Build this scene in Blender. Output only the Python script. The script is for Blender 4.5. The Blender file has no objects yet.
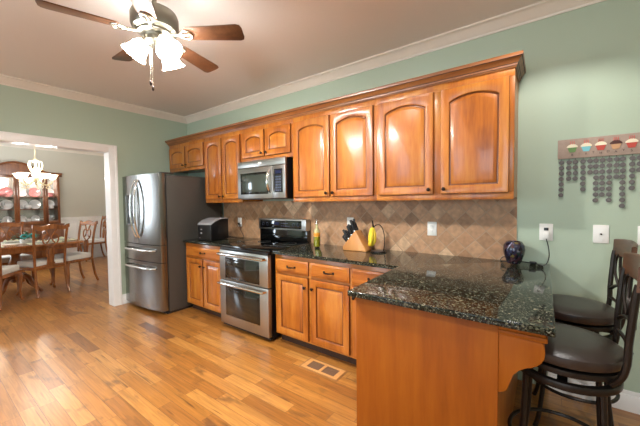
import bpy, bmesh, math, random
from mathutils import Vector, Matrix
random.seed(7)
PI = math.pi
scene = bpy.context.scene
COL = scene.collection

def srgb(r, g, b):
    f = lambda c: (c/255/12.92) if c/255 <= 0.04045 else ((c/255+0.055)/1.055)**2.4
    return (f(r), f(g), f(b), 1.0)

# ------------------------------------------------------------------ camera
CAM = Vector((4.6817, -2.7457, 1.3796))
yaw, pit, rol = math.radians(36.348), math.radians(-2.0206), math.radians(-0.6132)
fw = Vector((-math.sin(yaw)*math.cos(pit), math.cos(yaw)*math.cos(pit), math.sin(pit)))
r0 = Vector((math.cos(yaw), math.sin(yaw), 0)); u0 = r0.cross(fw)
rt = r0*math.cos(rol)+u0*math.sin(rol); up = u0*math.cos(rol)-r0*math.sin(rol)
cd = bpy.data.cameras.new('camera'); cd.sensor_width = 36; cd.lens = 304.33/640*36; cd.clip_start = 0.02
cam = bpy.data.objects.new('camera', cd); COL.objects.link(cam)
cam.matrix_world = Matrix(((rt.x, up.x, -fw.x, CAM.x), (rt.y, up.y, -fw.y, CAM.y), (rt.z, up.z, -fw.z, CAM.z), (0, 0, 0, 1)))
scene.camera = cam

# ------------------------------------------------------------------ world, exposure, daylight
scene.view_settings.view_transform = 'Standard'
scene.view_settings.look = 'None'
scene.view_settings.gamma = 1
scene.view_settings.use_curve_mapping = False
scene.view_settings.exposure = 0.2
w = bpy.data.worlds.new('sky'); scene.world = w; w.use_nodes = True
bg = w.node_tree.nodes['Background']; bg.inputs[0].default_value = (0.62, 0.80, 1.0, 1); bg.inputs[1].default_value = 2.0

def area(name, loc, rot, sx, sy, power, col):
    l = bpy.data.lights.new(name, 'AREA'); l.shape = 'RECTANGLE'; l.size = sx; l.size_y = sy; l.energy = power; l.color = col
    o = bpy.data.objects.new(name, l); o.location = loc; o.rotation_euler = rot; COL.objects.link(o); return o
DAY = (0.76, 0.89, 1.0)
area('daylight_window', (1.3, -6.24, 1.5), (PI/2, 0, 0), 1.7, 1.4, 44, DAY)
area('daylight_window', (4.6, -6.24, 1.5), (PI/2, 0, 0), 1.7, 1.4, 44, DAY)
area('daylight_window', (-3.65, -4.24, 1.5), (PI/2, 0, 0), 1.3, 1.4, 90, DAY)
WARM = (1.0, 0.975, 0.94)
def point(name, loc, power, r, col=WARM):
    l = bpy.data.lights.new(name, 'POINT'); l.energy = power; l.shadow_soft_size = r; l.color = col
    o = bpy.data.objects.new(name, l); o.location = loc; COL.objects.link(o); return o
FAN_W, CAN_W, CHAND_W, HUTCH_W = 70, 22, 18, 12

# ------------------------------------------------------------------ materials
def new_mat(name):
    m = bpy.data.materials.new(name); m.use_nodes = True
    nt = m.node_tree; b = nt.nodes['Principled BSDF']
    return m, nt, b, nt.nodes, nt.links
def plain(name, col, rough=0.5, metal=0.0, coat=0.0, emit=None, es=0.0, bump=0.0, bscale=60, spec=None, var=0.0):
    m, nt, b, N, L = new_mat(name)
    b.inputs['Base Color'].default_value = col; b.inputs['Roughness'].default_value = rough
    b.inputs['Metallic'].default_value = metal; b.inputs['Coat Weight'].default_value = coat
    b.inputs['Coat Roughness'].default_value = 0.08
    if spec is not None: b.inputs['Specular IOR Level'].default_value = spec
    if emit: b.inputs['Emission Color'].default_value = emit; b.inputs['Emission Strength'].default_value = es
    tc = N.new('ShaderNodeTexCoord'); nz = N.new('ShaderNodeTexNoise'); nz.inputs['Scale'].default_value = bscale
    nz.inputs['Detail'].default_value = 4
    L.new(tc.outputs['Object'], nz.inputs['Vector'])
    if bump:
        bp = N.new('ShaderNodeBump'); bp.inputs['Strength'].default_value = bump; bp.inputs['Distance'].default_value = 0.004
        L.new(nz.outputs['Fac'], bp.inputs['Height']); L.new(bp.outputs['Normal'], b.inputs['Normal'])
    if var:
        mx = N.new('ShaderNodeMix'); mx.data_type = 'RGBA'; mx.blend_type = 'MULTIPLY'; mx.inputs[0].default_value = 1
        mr = N.new('ShaderNodeMapRange'); mr.inputs[1].default_value = 0.3; mr.inputs[2].default_value = 0.7
        mr.inputs[3].default_value = 1-var; mr.inputs[4].default_value = 1+var
        L.new(nz.outputs['Fac'], mr.inputs[0]); mx.inputs[6].default_value = col
        L.new(mr.outputs[0], mx.inputs[7]); L.new(mx.outputs[2], b.inputs['Base Color'])
    return m
def ramp(N, stops, interp='LINEAR'):
    r = N.new('ShaderNodeValToRGB'); r.color_ramp.interpolation = interp
    e = r.color_ramp.elements
    while len(e) < len(stops): e.new(0.5)
    for q, (p, c) in zip(e, stops): q.position = p; q.color = c
    return r
def wood(name, dark, mid, light, scale=(14, 14, 1.3), rough=0.34, coat=0.22, spread=0.12):
    m, nt, b, N, L = new_mat(name)
    tc = N.new('ShaderNodeTexCoord'); oi = N.new('ShaderNodeObjectInfo')
    ad = N.new('ShaderNodeVectorMath'); ad.operation = 'ADD'
    sc = N.new('ShaderNodeVectorMath'); sc.operation = 'SCALE'; sc.inputs['Scale'].default_value = 7.0
    cb = N.new('ShaderNodeCombineXYZ')
    L.new(oi.outputs['Random'], cb.inputs[0]); L.new(oi.outputs['Random'], cb.inputs[2]); L.new(cb.outputs[0], sc.inputs[0])
    L.new(tc.outputs['Object'], ad.inputs[0]); L.new(sc.outputs[0], ad.inputs[1])
    mp = N.new('ShaderNodeMapping'); mp.inputs['Scale'].default_value = scale; L.new(ad.outputs[0], mp.inputs[0])
    n1 = N.new('ShaderNodeTexNoise'); n1.inputs['Scale'].default_value = 1.0; n1.inputs['Detail'].default_value = 6; n1.inputs['Distortion'].default_value = 0.6
    n2 = N.new('ShaderNodeTexNoise'); n2.inputs['Scale'].default_value = 7.0; n2.inputs['Detail'].default_value = 3
    n3 = N.new('ShaderNodeTexNoise'); n3.inputs['Scale'].default_value = 3.0; n3.inputs['Detail'].default_value = 2
    L.new(mp.outputs[0], n1.inputs['Vector']); L.new(mp.outputs[0], n2.inputs['Vector']); L.new(ad.outputs[0], n3.inputs['Vector'])
    a1 = N.new('ShaderNodeMath'); a1.operation = 'MULTIPLY_ADD'; a1.inputs[1].default_value = 0.3
    L.new(n2.outputs['Fac'], a1.inputs[0]); L.new(n1.outputs['Fac'], a1.inputs[2])
    a2 = N.new('ShaderNodeMath'); a2.operation = 'MULTIPLY_ADD'; a2.inputs[1].default_value = 0.45
    L.new(n3.outputs['Fac'], a2.inputs[0]); L.new(a1.outputs[0], a2.inputs[2])
    a3 = N.new('ShaderNodeMath'); a3.operation = 'MULTIPLY_ADD'; a3.inputs[1].default_value = spread
    L.new(oi.outputs['Random'], a3.inputs[0]); L.new(a2.outputs[0], a3.inputs[2])
    rp = ramp(N, [(0.55, dark), (0.92, mid), (1.25 if False else 1.0, mid)])
    mr = N.new('ShaderNodeMapRange'); mr.inputs[1].default_value = 0.55; mr.inputs[2].default_value = 1.3
    L.new(a3.outputs[0], mr.inputs[0])
    rp = ramp(N, [(0.05, dark), (0.45, mid), (0.9, light)])
    L.new(mr.outputs[0], rp.inputs[0]); L.new(rp.outputs[0], b.inputs['Base Color'])
    b.inputs['Roughness'].default_value = rough; b.inputs['Coat Weight'].default_value = coat; b.inputs['Coat Roughness'].default_value = 0.12
    return m
def tile_mat():
    m, nt, b, N, L = new_mat('tumbled_stone_tile')
    tc = N.new('ShaderNodeTexCoord')
    mp = N.new('ShaderNodeMapping'); mp.inputs['Rotation'].default_value = (0, math.radians(45), 0)
    mp.inputs['Scale'].default_value = (1/0.107, 1, 1/0.107); mp.vector_type = 'POINT'
    # rotate first, then scale
    mp.inputs['Scale'].default_value = (1, 1, 1)
    L.new(tc.outputs['Object'], mp.inputs[0])
    sc = N.new('ShaderNodeVectorMath'); sc.operation = 'MULTIPLY'; sc.inputs[1].default_value = (1/0.107, 0, 1/0.107); L.new(mp.outputs[0], sc.inputs[0])
    fl = N.new('ShaderNodeVectorMath'); fl.operation = 'FLOOR'; L.new(sc.outputs[0], fl.inputs[0])
    fr = N.new('ShaderNodeVectorMath'); fr.operation = 'FRACTION'; L.new(sc.outputs[0], fr.inputs[0])
    wn = N.new('ShaderNodeTexWhiteNoise'); wn.noise_dimensions = '3D'; L.new(fl.outputs[0], wn.inputs['Vector'])
    rp = ramp(N, [(0.0, srgb(142, 102, 68)), (0.25, srgb(176, 134, 96)), (0.6, srgb(192, 150, 112)), (0.85, srgb(176, 132, 94)), (1.0, srgb(216, 182, 144))])
    L.new(wn.outputs['Value'], rp.inputs[0])
    nz = N.new('ShaderNodeTexNoise'); nz.inputs['Scale'].default_value = 28; nz.inputs['Detail'].default_value = 5; L.new(tc.outputs['Object'], nz.inputs['Vector'])
    mr = N.new('ShaderNodeMapRange'); mr.inputs[1].default_value = 0.3; mr.inputs[2].default_value = 0.7; mr.inputs[3].default_value = 0.78; mr.inputs[4].default_value = 1.16
    L.new(nz.outputs['Fac'], mr.inputs[0])
    mx = N.new('ShaderNodeMix'); mx.data_type = 'RGBA'; mx.blend_type = 'MULTIPLY'; mx.inputs[0].default_value = 1
    L.new(rp.outputs[0], mx.inputs[6]); L.new(mr.outputs[0], mx.inputs[7])
    sx = N.new('ShaderNodeSeparateXYZ'); L.new(fr.outputs[0], sx.inputs[0])
    def edge(o):
        s = N.new('ShaderNodeMath'); s.operation = 'SUBTRACT'; s.inputs[1].default_value = 0.5; L.new(o, s.inputs[0])
        a = N.new('ShaderNodeMath'); a.operation = 'ABSOLUTE'; L.new(s.outputs[0], a.inputs[0]); return a.outputs[0]
    mm = N.new('ShaderNodeMath'); mm.operation = 'MAXIMUM'; L.new(edge(sx.outputs[0]), mm.inputs[0]); L.new(edge(sx.outputs[2]), mm.inputs[1])
    g = N.new('ShaderNodeMapRange'); g.inputs[1].default_value = 0.455; g.inputs[2].default_value = 0.48; L.new(mm.outputs[0], g.inputs[0])
    m2 = N.new('ShaderNodeMix'); m2.data_type = 'RGBA'; m2.inputs[7].default_value = srgb(172, 142, 112)
    L.new(g.outputs[0], m2.inputs[0]); L.new(mx.outputs[2], m2.inputs[6]); L.new(m2.outputs[2], b.inputs['Base Color'])
    bp = N.new('ShaderNodeBump'); bp.inputs['Strength'].default_value = 0.5; bp.inputs['Distance'].default_value = 0.003; bp.invert = True
    L.new(g.outputs[0], bp.inputs['Height']); L.new(bp.outputs['Normal'], b.inputs['Normal'])
    b.inputs['Roughness'].default_value = 0.5
    return m
def floor_mat():
    m, nt, b, N, L = new_mat('oak_plank_floor')
    tc = N.new('ShaderNodeTexCoord'); sp = N.new('ShaderNodeSeparateXYZ'); L.new(tc.outputs['Object'], sp.inputs[0])
    def math_(op, a, bb=None, c=None):
        q = N.new('ShaderNodeMath'); q.operation = op
        for k, v in enumerate((a, bb, c)):
            if v is None: continue
            if isinstance(v, (int, float)): q.inputs[k].default_value = v
            else: L.new(v, q.inputs[k])
        return q.outputs[0]
    row = math_('MULTIPLY', sp.outputs[1], 1/0.094); rowi = math_('FLOOR', row); rowf = math_('FRACT', row)
    w1 = N.new('ShaderNodeTexWhiteNoise'); w1.noise_dimensions = '1D'; L.new(rowi, w1.inputs['W'])
    off = math_('MULTIPLY', w1.outputs['Value'], 9.7)
    xx = math_('MULTIPLY_ADD', sp.outputs[0], 1/0.66, off); xi = math_('FLOOR', xx); xf = math_('FRACT', xx)
    cb = N.new('ShaderNodeCombineXYZ'); L.new(xi, cb.inputs[0]); L.new(rowi, cb.inputs[1])
    w2 = N.new('ShaderNodeTexWhiteNoise'); w2.noise_dimensions = '3D'; L.new(cb.outputs[0], w2.inputs['Vector'])
    rp = ramp(N, [(0.0, srgb(114, 70, 34)), (0.04, srgb(150, 96, 42)), (0.35, srgb(164, 108, 46)), (0.6, srgb(170, 114, 50)), (0.88, srgb(184, 130, 66)), (1.0, srgb(160, 104, 46))])
    L.new(w2.outputs['Value'], rp.inputs[0])
    # grain along x, shifted for every plank
    sh = N.new('ShaderNodeVectorMath'); sh.operation = 'MULTIPLY_ADD'; sh.inputs[1].default_value = (1.7, 30, 1)
    wv = N.new('ShaderNodeVectorMath'); wv.operation = 'SCALE'; wv.inputs['Scale'].default_value = 20; L.new(w2.outputs['Color'], wv.inputs[0])
    L.new(tc.outputs['Object'], sh.inputs[0]); L.new(wv.outputs[0], sh.inputs[2])
    g1 = N.new('ShaderNodeTexNoise'); g1.inputs['Scale'].default_value = 1.6; g1.inputs['Detail'].default_value = 6; g1.inputs['Distortion'].default_value = 1.0; L.new(sh.outputs[0], g1.inputs['Vector'])
    mr = N.new('ShaderNodeMapRange'); mr.inputs[1].default_value = 0.25; mr.inputs[2].default_value = 0.72; mr.inputs[3].default_value = 0.62; mr.inputs[4].default_value = 1.16; L.new(g1.outputs['Fac'], mr.inputs[0])
    mx = N.new('ShaderNodeMix'); mx.data_type = 'RGBA'; mx.blend_type = 'MULTIPLY'; mx.inputs[0].default_value = 1
    L.new(rp.outputs[0], mx.inputs[6]); L.new(mr.outputs[0], mx.inputs[7])
    # knots and dark streaks
    s2 = N.new('ShaderNodeVectorMath'); s2.operation = 'MULTIPLY_ADD'; s2.inputs[1].default_value = (3.2, 8.5, 1); L.new(tc.outputs['Object'], s2.inputs[0]); L.new(wv.outputs[0], s2.inputs[2])
    g2 = N.new('ShaderNodeTexNoise'); g2.inputs['Scale'].default_value = 1.3; g2.inputs['Detail'].default_value = 3; L.new(s2.outputs[0], g2.inputs['Vector'])
    k = N.new('ShaderNodeMapRange'); k.inputs[1].default_value = 0.585; k.inputs[2].default_value = 0.72; k.inputs[3].default_value = 0; k.inputs[4].default_value = 0.75; L.new(g2.outputs['Fac'], k.inputs[0])
    m3 = N.new('ShaderNodeMix'); m3.data_type = 'RGBA'; m3.inputs[7].default_value = srgb(92, 60, 36)
    L.new(k.outputs[0], m3.inputs[0]); L.new(mx.outputs[2], m3.inputs[6])
    s3 = N.new('ShaderNodeVectorMath'); s3.operation = 'MULTIPLY_ADD'; s3.inputs[1].default_value = (2.0, 34, 1); L.new(tc.outputs['Object'], s3.inputs[0]); L.new(wv.outputs[0], s3.inputs[2])
    g3 = N.new('ShaderNodeTexNoise'); g3.inputs['Scale'].default_value = 1.1; g3.inputs['Detail'].default_value = 2; L.new(s3.outputs[0], g3.inputs['Vector'])
    k3 = N.new('ShaderNodeMapRange'); k3.inputs[1].default_value = 0.68; k3.inputs[2].default_value = 0.76; k3.inputs[3].default_value = 0; k3.inputs[4].default_value = 0.7; L.new(g3.outputs['Fac'], k3.inputs[0])
    m5 = N.new('ShaderNodeMix'); m5.data_type = 'RGBA'; m5.inputs[7].default_value = srgb(78, 48, 26)
    L.new(k3.outputs[0], m5.inputs[0]); L.new(m3.outputs[2], m5.inputs[6]); m3 = m5
    ya = math_('ABSOLUTE', math_('SUBTRACT', rowf, 0.5)); xa = math_('ABSOLUTE', math_('SUBTRACT', xf, 0.5))
    gy = math_('GREATER_THAN', ya, 0.482); gx = math_('GREATER_THAN', xa, 0.4978); gp = math_('MAXIMUM', gy, gx)
    m4 = N.new('ShaderNodeMix'); m4.data_type = 'RGBA'; m4.inputs[7].default_value = srgb(96, 58, 30)
    L.new(math_('MULTIPLY', gp, 0.75), m4.inputs[0]); L.new(m3.outputs[2], m4.inputs[6]); L.new(m4.outputs[2], b.inputs['Base Color'])
    bp = N.new('ShaderNodeBump'); bp.inputs['Strength'].default_value = 0.25; bp.inputs['Distance'].default_value = 0.002
    L.new(math_('SUBTRACT', g1.outputs['Fac'], gp), bp.inputs['Height']); L.new(bp.outputs['Normal'], b.inputs['Normal'])
    b.inputs['Roughness'].default_value = 0.34; b.inputs['Coat Weight'].default_value = 0.4; b.inputs['Coat Roughness'].default_value = 0.22
    return m
def granite_mat():
    m, nt, b, N, L = new_mat('black_green_granite')
    tc = N.new('ShaderNodeTexCoord')
    v1 = N.new('ShaderNodeTexVoronoi'); v1.inputs['Scale'].default_value = 120; L.new(tc.outputs['Object'], v1.inputs['Vector'])
    v2 = N.new('ShaderNodeTexVoronoi'); v2.inputs['Scale'].default_value = 260; L.new(tc.outputs['Object'], v2.inputs['Vector'])
    nz = N.new('ShaderNodeTexNoise'); nz.inputs['Scale'].default_value = 16; nz.inputs['Detail'].default_value = 6; nz.inputs['Roughness'].default_value = 0.7; L.new(tc.outputs['Object'], nz.inputs['Vector'])
    s1 = N.new('ShaderNodeSeparateColor'); L.new(v1.outputs['Color'], s1.inputs[0])
    s2 = N.new('ShaderNodeSeparateColor'); L.new(v2.outputs['Color'], s2.inputs[0])
    r1 = ramp(N, [(0.0, srgb(14, 16, 13)), (0.4, srgb(26, 30, 23)), (0.62, srgb(46, 50, 38)), (0.80, srgb(84, 84, 68)), (0.93, srgb(126, 122, 100))], 'CONSTANT')
    L.new(s1.outputs[0], r1.inputs[0])
    r2 = ramp(N, [(0.0, srgb(12, 14, 12)), (0.5, srgb(30, 34, 28)), (0.76, srgb(70, 72, 60)), (0.93, srgb(128, 126, 110))], 'CONSTANT')
    L.new(s2.outputs[1], r2.inputs[0])
    mr = N.new('ShaderNodeMapRange'); mr.inputs[1].default_value = 0.42; mr.inputs[2].default_value = 0.58; L.new(nz.outputs['Fac'], mr.inputs[0])
    mx = N.new('ShaderNodeMix'); mx.data_type = 'RGBA'; L.new(mr.outputs[0], mx.inputs[0]); L.new(r2.outputs[0], mx.inputs[6]); L.new(r1.outputs[0], mx.inputs[7])
    L.new(mx.outputs[2], b.inputs['Base Color']); b.inputs['Roughness'].default_value = 0.07; b.inputs['IOR'].default_value = 1.40
    return m
def steel_mat(name, col, rough=0.28, vert=True):
    m, nt, b, N, L = new_mat(name)
    tc = N.new('ShaderNodeTexCoord'); mp = N.new('ShaderNodeMapping'); mp.inputs['Scale'].default_value = (3, 3, 300) if not vert else (300, 300, 3)
    L.new(tc.outputs['Object'], mp.inputs[0]); nz = N.new('ShaderNodeTexNoise'); nz.inputs['Scale'].default_value = 1; L.new(mp.outputs[0], nz.inputs['Vector'])
    mr = N.new('ShaderNodeMapRange'); mr.inputs[3].default_value = rough-0.06; mr.inputs[4].default_value = rough+0.08; L.new(nz.outputs['Fac'], mr.inputs[0])
    L.new(mr.outputs[0], b.inputs['Roughness']); b.inputs['Base Color'].default_value = col; b.inputs['Metallic'].default_value = 1.0
    return m
def glass_mat(name, tint=(1, 1, 1, 1), gloss=0.12, rough=0.02):
    m = bpy.data.materials.new(name); m.use_nodes = True; nt = m.node_tree; nt.nodes.clear(); N, L = nt.nodes, nt.links
    o = N.new('ShaderNodeOutputMaterial'); t = N.new('ShaderNodeBsdfTransparent'); t.inputs[0].default_value = tint
    g = N.new('ShaderNodeBsdfGlossy'); g.inputs['Roughness'].default_value = rough; mx = N.new('ShaderNodeMixShader')
    lw = N.new('ShaderNodeLayerWeight'); lw.inputs['Blend'].default_value = gloss
    L.new(lw.outputs['Fresnel'], mx.inputs[0]); L.new(t.outputs[0], mx.inputs[1]); L.new(g.outputs[0], mx.inputs[2]); L.new(mx.outputs[0], o.inputs[0])
    return m
def mosaic_mat():
    m, nt, b, N, L = new_mat('iridescent_mosaic_glass')
    tc = N.new('ShaderNodeTexCoord'); v = N.new('ShaderNodeTexVoronoi'); v.inputs['Scale'].default_value = 55; L.new(tc.outputs['Object'], v.inputs['Vector'])
    s = N.new('ShaderNodeSeparateColor'); L.new(v.outputs['Color'], s.inputs[0])
    r = ramp(N, [(0, srgb(30, 28, 42)), (0.3, srgb(48, 50, 76)), (0.55, srgb(64, 46, 62)), (0.75, srgb(76, 48, 54)), (0.86, srgb(44, 66, 62)), (0.94, srgb(120, 106, 60)), (0.97, srgb(110, 110, 126))], 'CONSTANT')
    L.new(s.outputs[0], r.inputs[0]); L.new(r.outputs[0], b.inputs['Base Color']); b.inputs['Roughness'].default_value = 0.15; b.inputs['Metallic'].default_value = 0.4; b.inputs['Coat Weight'].default_value = 0.6
    return m
def stripe_mat():
    m, nt, b, N, L = new_mat('green_striped_cloth')
    tc = N.new('ShaderNodeTexCoord'); wv = N.new('ShaderNodeTexWave'); wv.inputs['Scale'].default_value = 9; wv.inputs['Distortion'].default_value = 1.5; L.new(tc.outputs['Object'], wv.inputs['Vector'])
    r = ramp(N, [(0.3, srgb(226, 226, 204)), (0.55, srgb(120, 168, 130)), (0.8, srgb(232, 228, 206))]); L.new(wv.outputs['Fac'], r.inputs[0]); L.new(r.outputs[0], b.inputs['Base Color']); b.inputs['Roughness'].default_value = 0.9
    return m

M = {}
M['wall'] = plain('sage_green_paint', srgb(171, 186, 165), 0.55, bump=0.03, bscale=220, var=0.02)
M['dwall'] = plain('beige_paint', srgb(194, 190, 176), 0.6, bump=0.03, bscale=220, var=0.02)
M['ceil'] = plain('taupe_ceiling_paint', srgb(224, 217, 211), 0.7, bump=0.04, bscale=180, var=0.02)
M['trim'] = plain('white_trim_paint', srgb(238, 236, 232), 0.35, var=0.02, bscale=8)
M['crown'] = plain('cream_moulding_paint', srgb(222, 212, 198), 0.4, var=0.02, bscale=8)
M['floor'] = floor_mat()
M['tile'] = tile_mat()
M['granite'] = granite_mat()
M['maple'] = wood('honey_maple', srgb(130, 66, 16), srgb(172, 97, 26), srgb(194, 128, 50))
M['maple_h'] = wood('honey_maple_crosswise', srgb(130, 66, 16), srgb(172, 97, 26), srgb(194, 128, 50), scale=(1.3, 14, 14))
M['crownwood'] = wood('dark_glazed_maple', srgb(92, 52, 22), srgb(136, 80, 36), srgb(160, 102, 50), scale=(1.3, 14, 14))
M['cherry'] = wood('polished_cherry', srgb(90, 50, 22), srgb(142, 84, 40), srgb(172, 110, 58), scale=(16, 16, 2.5), rough=0.25)
M['hutchwood'] = wood('dark_cherry', srgb(66, 34, 15), srgb(102, 56, 25), srgb(128, 76, 38), scale=(16, 16, 2.5), rough=0.28)
M['bladewood'] = wood('walnut_fan_blade', srgb(44, 28, 19), srgb(84, 52, 32), srgb(116, 76, 48), scale=(5, 5, 5), rough=0.35)
M['railwood'] = wood('brown_stained_rail', srgb(52, 30, 18), srgb(84, 52, 31), srgb(108, 70, 44), scale=(14, 2, 14), rough=0.4)
M['blockwood'] = wood('pale_beech', srgb(160, 98, 46), srgb(196, 132, 70), srgb(212, 154, 90), rough=0.4)
M['steel'] = steel_mat('brushed_stainless', (0.27, 0.265, 0.255, 1), 0.22)
M['steel_h'] = steel_mat('brushed_stainless_level', (0.45, 0.44, 0.42, 1), 0.32, False)
M['fridge_side'] = plain('grey_painted_steel', srgb(78, 75, 70), 0.38, 0.35, bump=0.02, bscale=400)
M['chrome'] = plain('polished_steel', (0.75, 0.74, 0.72, 1), 0.14, 1.0)
M['black'] = plain('black_plastic', srgb(16, 16, 18), 0.3)
M['blackglass'] = plain('black_glass', srgb(8, 9, 10), 0.05, coat=0.5)
M['ovenglass'] = plain('dark_oven_glass', srgb(26, 26, 22), 0.06, coat=0.6)
M['mwglass'] = plain('smoky_door_glass', srgb(56, 64, 58), 0.08, coat=0.5)
M['bronze'] = plain('dark_bronze', srgb(44, 32, 26), 0.35, 0.8)
M['iron'] = plain('dark_brown_iron', srgb(44, 38, 34), 0.38, 0.6)
M['leather'] = plain('brown_leather', srgb(50, 39, 34), 0.34, bump=0.12, bscale=180, var=0.06)
M['plate'] = plain('white_plastic', srgb(236, 234, 228), 0.3)
M['pewter'] = plain('brushed_pewter', srgb(122, 118, 106), 0.32, 0.9)
M['nickel'] = plain('satin_nickel', srgb(196, 188, 172), 0.25, 0.9)
M['shade'] = plain('frosted_glass_shade', srgb(250, 244, 232), 0.4, emit=(1.0, 0.97, 0.93, 1), es=64.0)
M['bowl'] = plain('alabaster_glass_bowl', srgb(250, 240, 220), 0.4, emit=(1.0, 0.86, 0.64, 1), es=2.2)
M['bulb'] = plain('lit_bulb', (1, 1, 1, 1), 0.4, emit=(1.0, 0.88, 0.7, 1), es=30)
M['canlens'] = plain('lit_downlight_lens', (1, 1, 1, 1), 0.4, emit=(1.0, 0.88, 0.7, 1), es=10)
M['cream'] = plain('cream_enamel', srgb(224, 208, 170), 0.35, 0.2)
M['seatcloth'] = plain('pale_seat_cloth', srgb(226, 224, 218), 0.85, bump=0.08, bscale=150)
M['white'] = plain('white_china', srgb(238, 238, 236), 0.15, coat=0.4)
M['pinkchina'] = plain('rose_patterned_china', srgb(204, 138, 140), 0.2, coat=0.4, var=0.3, bscale=40)
M['glassware'] = plain('cut_glassware', srgb(206, 214, 218), 0.08, 0.3)
M['hutchback'] = plain('mirrored_hutch_back', srgb(190, 196, 190), 0.2, 0.6)
M['pane'] = glass_mat('clear_pane')
M['leaf'] = plain('green_leaf', srgb(56, 110, 70), 0.5, var=0.25, bscale=30)
M['teal'] = plain('teal_ribbon', srgb(60, 170, 170), 0.4)
M['cloth'] = plain('white_linen', srgb(228, 224, 214), 0.9, bump=0.06, bscale=200)
M['stripe'] = stripe_mat()
M['banana'] = plain('banana_skin', srgb(236, 206, 54), 0.45, var=0.12, bscale=25)
M['oil'] = plain('olive_oil_glass', srgb(120, 118, 24), 0.08, coat=0.8, var=0.3, bscale=40)
M['clearneck'] = plain('pale_oil_glass', srgb(186, 180, 128), 0.08, coat=0.8)
M['orange'] = plain('orange_slices', srgb(226, 150, 40), 0.4, var=0.15, bscale=80)
M['plaque'] = plain('weathered_board', srgb(162, 142, 128), 0.8, bump=0.15, bscale=60, var=0.08)
M['disc'] = plain('dark_wood_disc', srgb(98, 94, 92), 0.7, var=0.15, bscale=90)
M['mosaic'] = mosaic_mat()
M['grey_lid'] = plain('silver_plastic', srgb(186, 188, 192), 0.25, 0.5)
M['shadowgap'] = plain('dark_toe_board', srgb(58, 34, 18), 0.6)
M['gasket'] = plain('dark_seal', srgb(24, 24, 24), 0.6)
M['vent_dark'] = plain('brown_grille', srgb(112, 84, 62), 0.6)
M['vent_wood'] = wood('oak_register', srgb(160, 104, 52), srgb(196, 142, 82), srgb(208, 156, 96), scale=(1.5, 14, 14), rough=0.35)
M['vent_edge'] = wood('darker_oak_strip', srgb(112, 72, 38), srgb(140, 96, 54), srgb(156, 112, 66), scale=(1.5, 14, 14))
M['glaze'] = wood('glazed_maple_groove', srgb(92, 46, 14), srgb(120, 64, 22), srgb(140, 82, 34))
M['display'] = plain('blue_lit_display', srgb(16, 22, 44), 0.2, emit=srgb(50, 70, 150), es=0.12)
M['keys'] = plain('pale_keys', srgb(74, 82, 104), 0.4)
def flat(n, r, g, b): M[n] = plain(n, srgb(r, g, b), 0.7)
flat('paint_green', 106, 140, 84); flat('paint_blue', 120, 190, 200); flat('paint_red', 186, 74, 62); flat('paint_brown', 82, 50, 44)
flat('paint_cream', 236, 224, 196); flat('paint_tan', 196, 152, 112); flat('paint_pink', 200, 110, 100); flat('ink', 70, 54, 52)

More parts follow.
